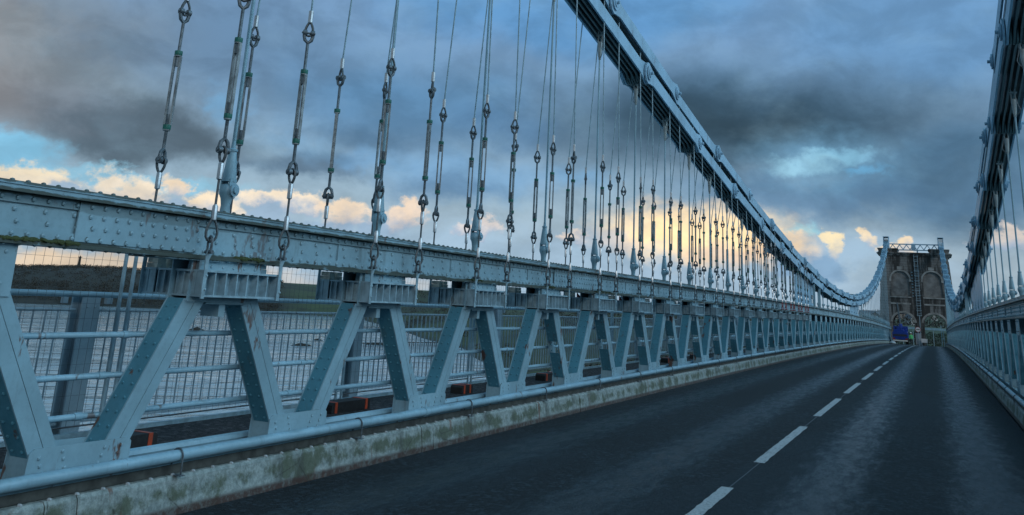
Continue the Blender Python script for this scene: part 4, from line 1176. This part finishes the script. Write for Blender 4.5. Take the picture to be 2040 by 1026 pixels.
# big dark banks
c = blob(c, wide, 10, 10.8, 17, 4.4, (60, 88, 110), .93, 1.2, .25)
c = blob(c, wide, 11, 10.4, 8, 2.4, (52, 72, 86), .8, 1.2, .1)
c = blob(c, wide, -3, 7.4, 9, 3.6, (72, 108, 138), .85, 1.15, .35)
c = blob(c, mid, 6, 6.6, 10, 1.6, (88, 126, 162), .75, 1.2, .3)
c = blob(c, wide, 32, 10.6, 11, 3.6, (88, 132, 172), .8, 1.2, .25)
c = blob(c, mid, 33, 9.0, 4.5, 1.2, (78, 112, 144), .6, 1.2, .2)
c = blob(c, mid, 24, 10.5, 4, 1.5, (84, 122, 160), .55, 1.2, .2)
c = blob(c, mid, 27, 7.0, 7, 2.2, (120, 164, 204), .75, 1.15, .25)
c = blob(c, mid, 29, 6.2, 5, .9, (96, 132, 168), .6, 1.2, .2)
c = blob(c, mid, 37, 6.9, 5.0, 1.2, (88, 114, 140), .8, 1.15, .3)
c = blob(c, puff, 38, 8.3, 3.0, .8, (122, 164, 200), .6, 1.2, .1)
c = blob(c, wide, 53, 12, 12, 6.5, (126, 136, 146), .92, 1.2, .3)
c = blob(c, wide, 43, 14, 8, 4, (100, 130, 162), .75, 1.2, .3)
c = blob(c, mid, 46.5, 8.0, 8, 2.1, (82, 98, 112), .88, 1.15, .35)
c = blob(c, mid, 52, 9.3, 5, 1.6, (118, 124, 136), .5, 1.2, .2)
c = blob(c, wide, 57, 12, 7, 5, (156, 150, 150), .65, 1.3, .1)
c = blob(c, mid, 56, 8.6, 4, 1.6, (140, 136, 140), .5, 1.2, .1)
# openings
c = blob(c, puff, 53.5, 6.2, 4.2, 1.5, (134, 196, 230), .9)
c = blob(c, puff, 47, 5.4, 9, .8, (148, 198, 224), .85)
c = blob(c, puff, 42, 10.0, 1.6, 1.5, (124, 176, 218), .7, 1.2, .1)
c = blob(c, puff, 33.5, 7.6, 4, .8, (118, 164, 206), .6, 1.2, .1)
c = blob(c, puff, 20, 7.4, 3, 1.0, (118, 166, 208), .6, 1.2, .1)
c = blob(c, puff, 5.2, 8.7, 5.0, 2.0, (116, 164, 198), .75, 1.3, .0)
c = blob(c, puff, 6.8, 8.3, 2.0, .6, (164, 214, 238), .75, 1.3, .0)
c = blob(c, puff, 5.4, 8.9, 1.3, .5, (168, 216, 238), .6, 1.3, .0)
c = blob(c, puff, 4.0, 9.1, 2.2, .5, (150, 208, 238), .65, 1.3, .0)
c = blob(c, puff, 3.2, 8.2, 1.6, .35, (112, 178, 222), .7, 1.3, .0)
# pale low sky
c = blob(c, mid, 24, 1.8, 34, 2.9, (164, 190, 214), .8, 1.1, .4)
c = blob(c, mid, 4, 3.4, 8, 1.6, (160, 186, 210), .75, 1.1, .3)
c = blob(c, puff, 6.4, 4.6, 1.2, .45, (140, 206, 226), .8, 1.2, .1)
# sunlit cumulus along the horizon; the noise breaks each bank into billows
bill = t.noise(t.mapv(ae, (.9, .9, 1)), 1, 6, .6)
def warm(c, a0, e0, ra, re, col, st=.95):
    u = t.math('DIVIDE', t.math('SUBTRACT', puff[0], a0), ra); v = t.math('DIVIDE', t.math('SUBTRACT', puff[1], e0), re)
    rr = t.math('SQRT', t.math('ADD', t.math('MULTIPLY', u, u), t.math('MULTIPLY', v, v)))
    m = t.step(t.math('ADD', rr, t.math('MULTIPLY', t.math('SUBTRACT', bill, .5), 1.6)), .50, 1.0, st, 0)
    # tops catch the light, undersides stay grey-blue
    sh = t.step(v, -.9, .5, .0, 1.)
    return t.mix(m, c, t.mix(sh, lin((158, 176, 200)), lin(col)))
c = blob(c, puff, 6.2, 2.6, 2.6, 1.2, (124, 158, 192), .75, 1.05, .55)
c = blob(c, puff, 2.6, 2.4, 1.6, 1.3, (176, 196, 212), .7, 1.1, .4)
for a0, e0, ra, re, col in ((52.0, 4.7, 3.0, 1.2, (255, 230, 196)), (47.0, 4.6, 2.6, 1.4, (255, 232, 206)), (44.6, 5.2, .9, 1.0, (252, 222, 190)), (42.0, 4.2, 2.0, 1.0, (255, 230, 200)),
                        (37.6, 4.9, 4.0, .75, (255, 232, 206)), (34.0, 4.4, 2.0, 1.05, (253, 226, 200)), (30.8, 4.4, 1.7, 1.1, (250, 220, 194)), (26.0, 4.0, 1.7, .6, (228, 216, 212)),
                        (20.5, 3.8, 1.0, .5, (240, 222, 210)), (8.4, 4.3, 2.0, .7, (232, 214, 196)), (5.1, 4.0, .8, .95, (252, 228, 186)), (2.9, 4.4, .8, .55, (252, 226, 192)), (1.6, 3.9, 1.0, .55, (248, 220, 186)),
                        (-4.2, 4.5, 2.4, .6, (220, 206, 198))):
    c = warm(c, a0, e0, ra, re, col)
# broad glow behind the hangers
c = blob(c, puff, 12.8, 4.3, 6.8, 2.1, (292, 250, 192), .98, 1.12, .3)
c = blob(c, puff, 9.2, 3.6, 3.0, 1.1, (262, 224, 180), .85, 1.2, .2)
c = blob(c, puff, 11.6, 4.2, 2.2, .9, (290, 256, 200), .85, 1.2, .1)
c = blob(c, puff, 11.0, 3.2, 3.5, .8, (240, 208, 190), .6, 1.2, .1)
c = blob(c, puff, 17.5, 3.6, 3.0, .7, (214, 206, 206), .7, 1.15, .2)
for a0, e0, ra, re in ((50.2, 3.9, 2.2, .8), (44.2, 3.6, 2.2, .9), (39.4, 3.9, 2.6, .8), (35.6, 3.5, 2.0, .7), (32.0, 3.3, 2.0, .8)):
    c = blob(c, puff, a0, e0, ra, re, (152, 176, 202), .75, 1.0, .6)
c = blob(c, mid, 48, .7, 13, .9, (238, 208, 176), .85, 1.15, .3)
c = blob(c, mid, 33, .4, 8, .7, (210, 204, 200), .6, 1.1, .3)
c = t.mix(t.math('MULTIPLY', t.step(t.noise(t.mapv(ae, (.18, .24, 1)), 1, 7, .6), .45, .72), .14), c, lin((150, 184, 206)))
gr = t.step(t.noise(t.mapv(ae, (.24, .30, 1), (3, 8, 1)), 1, 8, .6, .3), .34, .66, .88, 1.12)
gvv = t.n('ShaderNodeVectorMath', operation='SCALE'); t.l(c, gvv.inputs[0]); t.l(gr, gvv.inputs['Scale']); c = gvv.outputs[0]
# overhead and behind the viewer: unseen sky shaped to light the steel, dark low down, boosted on the right
hi = t.step(el, 6, 50)
uns = t.mix(hi, lin((40, 60, 72)), lin((100, 156, 190)))
uns = t.mix(t.step(sp.outputs[0], -.55, .25, .72, 0), uns, lin((86, 108, 126)))
uns = blob(uns, wide, -74, 30, 56, 24, (190, 219, 240), 1., 1.25, .3)
uns = blob(uns, wide, 124, 13, 62, 24, (150, 172, 190), .85, 1.2, .3)
gain = t.step(t.math('ABSOLUTE', t.math('SUBTRACT', az, -74)), 20, 75, 3.1, 1.)
gv = t.n('ShaderNodeVectorMath', operation='SCALE'); t.l(uns, gv.inputs[0]); t.l(gain, gv.inputs['Scale']); uns = gv.outputs[0]
c = t.mix(t.math('MAXIMUM', t.step(t.math('ABSOLUTE', t.math('SUBTRACT', az, 25)), 42, 56), t.step(el, 21, 34)), c, uns)
c = t.mix(1., c, (.965, 1.005, 1.0), 'MULTIPLY')
t.l(c, bg.inputs[0]); bg.inputs[1].default_value = 1.0

sun = bpy.data.lights.new('sun', 'SUN'); sun.energy = .5; sun.angle = math.radians(14); sun.color = (1, .985, .955)
so = bpy.data.objects.new('sun', sun); C.objects.link(so)
sd = Vector((math.cos(SUN_AZ)*math.cos(SUN_EL), math.sin(SUN_AZ)*math.cos(SUN_EL), math.sin(SUN_EL)))
so.rotation_euler = sd.to_track_quat('Z', 'Y').to_euler()

# ------------------------------------------------------------------ camera
yaw, pitch, roll = .4307, .2806, .0547
F = Vector((math.cos(yaw)*math.cos(pitch), math.sin(yaw)*math.cos(pitch), math.sin(pitch)))
R = Vector((math.sin(yaw), -math.cos(yaw), 0)); U = R.cross(F)
R2 = math.cos(roll)*R + math.sin(roll)*U; U2 = -math.sin(roll)*R + math.cos(roll)*U
cam = bpy.data.cameras.new('camera'); cam.sensor_width = 36; cam.lens = 36*1816.2/2040
cam.shift_y = -(513-68.2)/2040; cam.clip_start = .05; cam.clip_end = 20000
co = bpy.data.objects.new('camera', cam); C.objects.link(co)
co.matrix_world = Matrix(((R2.x, U2.x, -F.x, 0), (R2.y, U2.y, -F.y, 0), (R2.z, U2.z, -F.z, CAM_Z), (0, 0, 0, 1)))
sc = bpy.context.scene; sc.camera = co
sc.view_settings.view_transform = 'Standard'; sc.view_settings.look = 'None'; sc.view_settings.exposure = 0; sc.view_settings.gamma = 1
